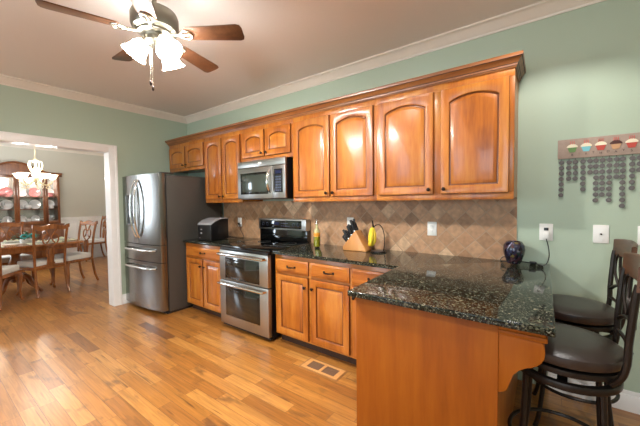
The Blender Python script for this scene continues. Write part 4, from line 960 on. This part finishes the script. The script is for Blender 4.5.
# upper case: sides, bottom, top, arched pediment
u = MB().box(HX0+.02, HX1, HY0, HY0+.03, .95, 2.06).box(HX0+.02, HX1, HY1-.03, HY1, .95, 2.06).box(HX0+.02, HX1, HY0, HY1, .95, .99).box(HX0+.02, HX1, HY0, HY1, 2.03, 2.06)
u.build('upper_case', 'hutchwood', t)
MB().box(HX0+.012, HX0+.02, HY0+.01, HY1-.01, .97, 2.05).build('back_panel', 'hutchback', t)
m = MB(); L = []; yc = (HY0+HY1)/2
pts = []
for i in range(31):
    yv = HY0-.05+(HY1-HY0+.10)*i/30; uu = abs(yv-yc)/((HY1-HY0)/2+.05); zz = 2.10+.20*(math.cos(min(1, uu/.78)*PI)+1)/2
    pts.append((yv, zz))
m.prism([(HY0-.05, 2.03)]+pts+[(HY1+.05, 2.03)][::1], lambda yv, z, d: (d, yv, z), HX1-.03, HX1+.03).build('pediment', 'hutchwood', t)
MB().tube([(HX1+.035, a, b) for a, b in pts], .022, 8).build('pediment_crown', 'hutchwood', t)
edges = [HY0, HY0+.255, yc, HY1-.255, HY1]
for i in range(4):
    a, b = edges[i], edges[i+1]
    fr = MB().box(HX1, HX1+.02, a, a+.045, .96, 2.04, .004).box(HX1, HX1+.02, b-.045, b, .96, 2.04, .004).box(HX1, HX1+.02, a+.045, b-.045, .96, 1.03, .004).box(HX1, HX1+.02, a+.045, b-.045, 1.98, 2.04, .004).build('glass_door', 'hutchwood', t)
    MB().box(HX1+.008, HX1+.011, a+.04, b-.04, 1.02, 1.99).build('pane', 'pane', fr)
for z in (1.29, 1.565): MB().box(HX0+.02, HX1-.02, HY0+.03, HY1-.03, z-.008, z+.008).build('shelf', 'hutchwood', t)
for yv in (-1.7, -1.0):
    lp = point('hutch_lamp', (-.02, yv+1.34, 2.0), HUTCH_W, .03, (1.0, .9, .78)); lp.parent = t
# china inside, upright plates on every shelf and pieces in front
def china(z, pieces):
    for nm, yv, col, sz, lab in pieces:
        if nm == 'display_plate':
            o = MB().lathe([(sz*.5, 0), (sz*.6, .004), (sz, .018), (sz, .021), (sz*.55, .008), (.01, .006)], (-4.70, yv, z+sz), Vector((1, 0, .10)), 28)
        elif nm == 'teapot':
            o = MB().lathe([(.03, 0), (.055, .02), (.065, .05), (.05, .085), (.03, .095), (.008, .11), (.012, .12)], (-4.56, yv, z), n=20)
            o.tube(cat_rom([(-4.56, yv-.05, z+.04), (-4.56, yv-.09, z+.06), (-4.56, yv-.10, z+.09)]), .01, 8).tube(cat_rom([(-4.56, yv+.05, z+.08), (-4.56, yv+.10, z+.08), (-4.56, yv+.09, z+.03), (-4.56, yv+.055, z+.03)]), .006, 8)
        elif nm == 'goblet':
            o = MB().lathe([(.03, 0), (.03, .004), (.006, .012), (.006, .06), (.022, .08), (.032, .12), (.03, .15), (.026, .15), (.02, .085)], (-4.54, yv, z), n=16)
        else:
            o = MB().lathe([(.025, 0), (.04, .01), (.048, .06), (.052, .09), (.047, .088), (.03, .02)], (-4.56, yv, z), n=18)
        lo = min(q.co.z for q in o.bm.verts)
        for q in o.bm.verts: q.co.z += z-lo+.0004
        single(o, nm, col, lab, 'china', (-4.6, yv, z), 'china pieces in the hutch')
zz = {'top': 1.573, 'mid': 1.298, 'low': .99}
A = []
for row, zv in zz.items():
    rl = {'top': 'top', 'mid': 'middle', 'low': 'bottom'}[row]
    for i, yv in enumerate((-1.66, -1.455, -1.22, -1.0, -.76)):
        place = ['fifth from the right', 'fourth from the right', 'third from the right', 'second from the right', 'far right'][i]
        colr = {'top': 'pinkchina', 'mid': 'white', 'low': 'white'}[row] if i % 2 else 'white'
        cn = 'rose-patterned' if colr == 'pinkchina' else 'white'
        sz = .105 if row != 'low' else .08
        china(zv, [('display_plate', yv, colr, sz, '%s plate upright on the %s hutch shelf, %s' % (cn, rl, place))])
    for i, yv in enumerate((-1.80, -1.53, -1.14, -.74)):
        place = ['far left', 'left', 'right', 'far right'][i]
        kind = [['goblet', 'teapot', 'goblet', 'cup'], ['cup', 'goblet', 'teapot', 'cup'], ['teapot', 'cup', 'cup', 'goblet']][['top', 'mid', 'low'].index(row)][i]
        colr = 'glassware' if kind == 'goblet' else ('pinkchina' if row == 'top' else 'white')
        ad = {'glassware': 'clear cut-glass', 'pinkchina': 'rose-patterned', 'white': 'white'}[colr]
        china(zv, [(kind, yv, colr, 0, '%s %s on the %s hutch shelf, %s' % (ad, kind, rl, place))])
